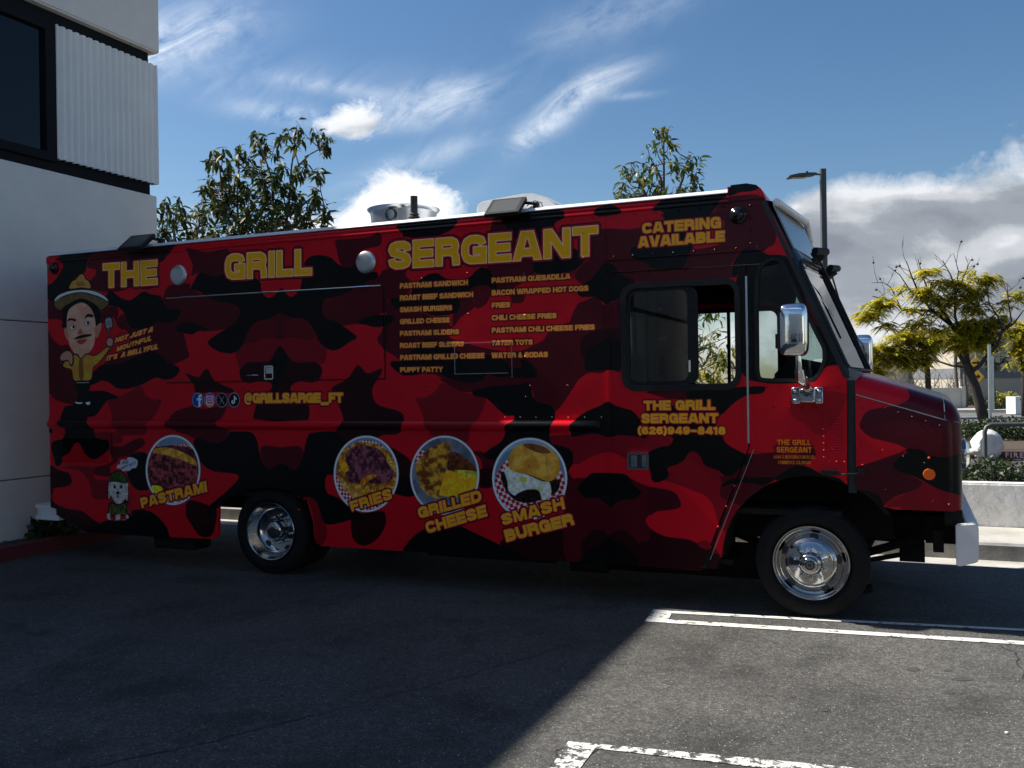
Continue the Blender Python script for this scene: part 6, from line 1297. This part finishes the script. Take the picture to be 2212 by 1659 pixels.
frond_tree('feathery_tree', bB, [([(695,1390,0),(690,1250,0),(682,1130,0)], .14, .11), ([(682,1150,0),(640,1060,0),(560,980,0),(460,900,0)], .08, .02), ([(682,1150,0),(720,1040,0),(760,960,0),(800,880,0)], .08, .02), ([(682,1140,0),(560,1110,0),(400,1080,0),(260,1080,0)], .06, .02), ([(682,1120,0),(680,980,0),(640,860,0)], .06, .02)],
 [(440,900,130,50),(540,850,120,50),(640,900,130,70),(740,930,110,60),(300,980,120,50),(420,1000,120,60),(230,1060,80,50),(220,1150,80,60),(280,1200,60,30),(420,1100,110,50),(560,1040,120,60),(560,1140,80,40),(700,1010,90,40),(180,980,50,40),(820,860,70,50),(650,1090,50,30)],
 'rounded yellow green feathery tree just right of the windscreen, with a thin trunk', 22, YB, 210, twigs=40)
YC = 37.0; bC = cr5(1545, 1420, YC); bC.z = .12
frond_tree('feathery_tree', bC, [([(1545,1420,0),(1540,1250,0),(1535,1100,0)], .13, .10), ([(1535,1120,0),(1480,980,0),(1440,880,0)], .06, .02), ([(1535,1120,0),(1600,960,0),(1640,820,0)], .06, .02)],
 [(1450,850,80,50),(1500,780,70,50),(1540,860,80,80),(1500,960,70,60),(1560,1000,70,70),(1480,1110,50,20),(1620,900,100,90),(1640,780,80,50),(1520,1140,30,20)],
 'darker green feathery tree cut off by the right edge of the picture', 23, YC, 190, twigs=20)
# palms
def palm(x, ytop, ybot, w, Y, seed, lb):
    b = at(3400+x/2.213, 950+ybot/2.213, Y); b.z = .12; r = random.Random(seed); root = empty('palm_tree', b, label=lb, cat='palm tree', group='slim palms along the street')
    ht = at(3400+x/2.213, 950+ytop/2.213, Y).z+.5; rw = w/2.213/1.85172*Y/FPX/2; n = 26
    pts = [Vector((.04*math.sin(k*.3), 0, (ht-.1)*k/n)) for k in range(n+1)]; G().tube(pts, [rw*(1.15-.25*k/n+(.10 if k % 2 else 0)) for k in range(n+1)], 9).make('trunk', M['barkl'], root, smooth=True)
    V_ = []; F_ = []; c = Vector((0, 0, ht)); m_ = 0
    for k in range(26):
        az = r.uniform(0, 2*pi); el = r.uniform(-1.2, .9); d = Vector((math.cos(az)*math.cos(el), math.sin(az)*math.cos(el), math.sin(el))); sd = d.cross(Vector((0,0,1))); sd = sd.normalized() if sd.length > .01 else Vector((1,0,0)); st = c+d*.35
        for j in range(9):
            t = (j-4)/4; dd = (d+sd*t*.9).normalized(); tip = st+dd*.5+Vector((0,0,-.12-.1*abs(t))); up = sd*.03
            V_ += [st, st+dd*.25+up, tip, st+dd*.25-up]; F_.append((m_, m_+1, m_+2, m_+3)); m_ += 4
    build('fronds', V_, F_, M['palml'], root, kind='stuff')
for x, yt, yb, w, s, lb in ((945,1000,1460,28,1,'palm trunk just left of the leaning tree, seen against the cream wall'),(1025,1140,1440,26,2,'palm trunk directly behind the left edge of the leaning trunk'),(1272,1160,1460,26,3,'palm trunk just right of the thin galvanised post')): palm(x, yt, yb, w, 50, s, lb)
# far buildings, fence, signs
M['beige'] = mat('beige_wall', (.46,.41,.32), .9, noise=((.38,.34,.27), .6)); M['cream'] = mat('cream_wall', (.66,.60,.46), .9, noise=((.58,.53,.42), .5)); M['bandg'] = mat('grey_band', (.17,.18,.2), .8, noise=((.13,.14,.15), 2)); M['fence'] = mat('fence_white', (.45,.45,.43), .8, noise=((.36,.36,.34), 1.5))
def far(px0, px1, Y, name, label, cat):
    a = at(px0, 1600, Y); b = at(px1, 1600, Y); e = empty(name, (a.x, Y, 0), label=label, cat=cat); return e, b.x-a.x
hz_ = lambda py, Y, px=4000: at(px, py, Y).z
e, w = far(3842, 5200, 62, 'warehouse_building', 'beige building with a dark grey band across the street at the right', 'building')
G().box((0,0,-.1),(w,14,hz_(1512,62))).make('lower_wall', M['beige'], e); G().box((-.03,-.06,hz_(1512,62)),(w,14,hz_(1470,62))).make('wall_band', M['bandg'], e); G().box((0,0,hz_(1470,62)),(w,14,hz_(1352,62))).make('upper_wall', M['beige'], e); G().box((-.1,-.1,hz_(1352,62)),(w,14,hz_(1352,62)+.15)).make('parapet', M['cream'], e)
for k in range(6): G().box((2.2+4*k,-.012,0),(2.24+4*k,-.001,hz_(1512,62)-.02)).make('wall_joint', M['bandg'], e)
e, w = far(3380, 3838, 70, 'cream_building', 'sunlit cream building with a pale gable seen under the yellow green tree', 'building')
G().plate([(0,-.1),(w,-.1),(w,hz_(1470,70)),(w*.8,hz_(1425,70)),(w*.2,hz_(1425,70)),(0,hz_(1480,70))], (), 0, 12).make('wall', M['cream'], e)
G().plate([(-.2,hz_(1478,70)),(w*.2,hz_(1423,70)),(w*.8,hz_(1423,70)),(w+.1,hz_(1468,70)),(w+.1,hz_(1460,70)),(w*.8,hz_(1412,70)),(w*.2,hz_(1412,70)),(-.2,hz_(1470,70))], (), -.2, 12).make('roof', M['white'], e)
bs = mat('banner_blue', (.05,.12,.26), .6, noise=((.5,.5,.48), 3)); G().box((w-2.2,-.08,hz_(1492,70)),(w-.5,-.01,hz_(1455,70))).make('sign_panel', bs, e)
e, w = far(3420, 3850, 48, 'boundary_wall', 'long grey white boundary wall along the far side of the street', 'wall')
G().box((0,0,0),(w,.2,hz_(1548,48))).make('wall_body', M['fence'], e)
for k in range(5): G().box((w-.05-2.4*k,-.05,0),(w+.15-2.4*k,.25,hz_(1544,48))).make('pillar', M['fence'], e)
sg = at(3905, 1620, 47); e = empty('warning_sign', (sg.x, 47, .12), label='yellow diamond arrow sign partly hidden behind the leaning trunk', cat='sign')
G().tube([(0,0,-.1),(0,0,3.3)], .035, 8).make('post', M['alu'], e)
ys = mat('sign_yellow', (.80,.42,.02), .5)
for z_, r_ in ((hz_(1505,47)-.12,.40),(hz_(1450,47)-.12,.32)):
    dm = G().plate([(0,z_-r_),(r_,z_),(0,z_+r_),(-r_,z_)], (), -.06, -.045).make('sign_plate', ys, e); G().plate([(-.2,z_-.05),(.05,z_-.05),(.05,z_-.14),(.22,z_),(.05,z_+.14),(.05,z_+.05),(-.2,z_+.05)], (), -.066, -.061).make('arrow_mark', M['idark'], dm)
ub = at(4062, 1627, 42); e = empty('utility_box', (ub.x, 42, .12), label='white utility cabinet at the right edge beyond the street', cat='utility box')
zt = at(4062,1587,42).z-.12; G().box((0,0,-.1),(.55,.8,zt)).make('cabinet', M['white'], e); G().box((.56,.02,-.1),(1.5,.8,zt-.02)).make('cabinet_side', M['alu'], e); G().box((.22,-.02,zt-.16),(.30,0,zt-.10)).make('lock', M['idark'], e)
for k, (px, Y, s_) in enumerate(((3862,53,.5),(3900,53,.55),(3990,54,.5),(4020,54,.7),(4045,46,.4),(3960,46,.35),(3780,46,.3))):
    p = at(px, 1600, Y); bush('street_shrub', Vector((p.x, Y, .12)), s_*1.4, s_, s_, 700, 'jaca' if k in (3,) else 'hedge', .13, 'small shrub at the foot of the far wall, the %s in a loose row' % ORD[k], 'shrub', 'shrubs at the foot of the far walls', 90+k, stems=False)
for k in range(9):
    p = at(3500+k*45, 1600, 58); g = G(); rs = random.Random(k); e = empty('bare_shrub', (p.x, 58, .1), label='leafless twiggy shrub in front of the cream wall, %s from the left' % ORD[k], cat='shrub', group='bare shrubs in front of the cream wall')
    for j in range(9):
        x = 0; z = 0; pts = [(0,0,0)]; a = rs.uniform(-1,1)
        for q in range(4): x += a*.35+rs.uniform(-.25,.25); z += rs.uniform(.35,.6); pts.append((x, rs.uniform(-.3,.3), z))
        g.tube(pts, [.04,.03,.022,.015,.008], 4)
    g.make('branches', M['barkl'], e, kind='stuff')

g = G(); rs = random.Random(9)
for k in range(420):
    q = grd(rs.uniform(0,4096), 2420+650*rs.random()**.7); r_ = rs.uniform(.0015,.005); g.dome((0,0,0), r_, r_*.9, 5, 2)
    n_ = 11; g.v[-n_:] = [(x+q.x, z+q.y, -y+GZ) for x, y, z in g.v[-n_:]]
g.make('grit', mat('pale_grit', (.40,.38,.34), .9, noise=((.2,.19,.17), 60)), kind='stuff')
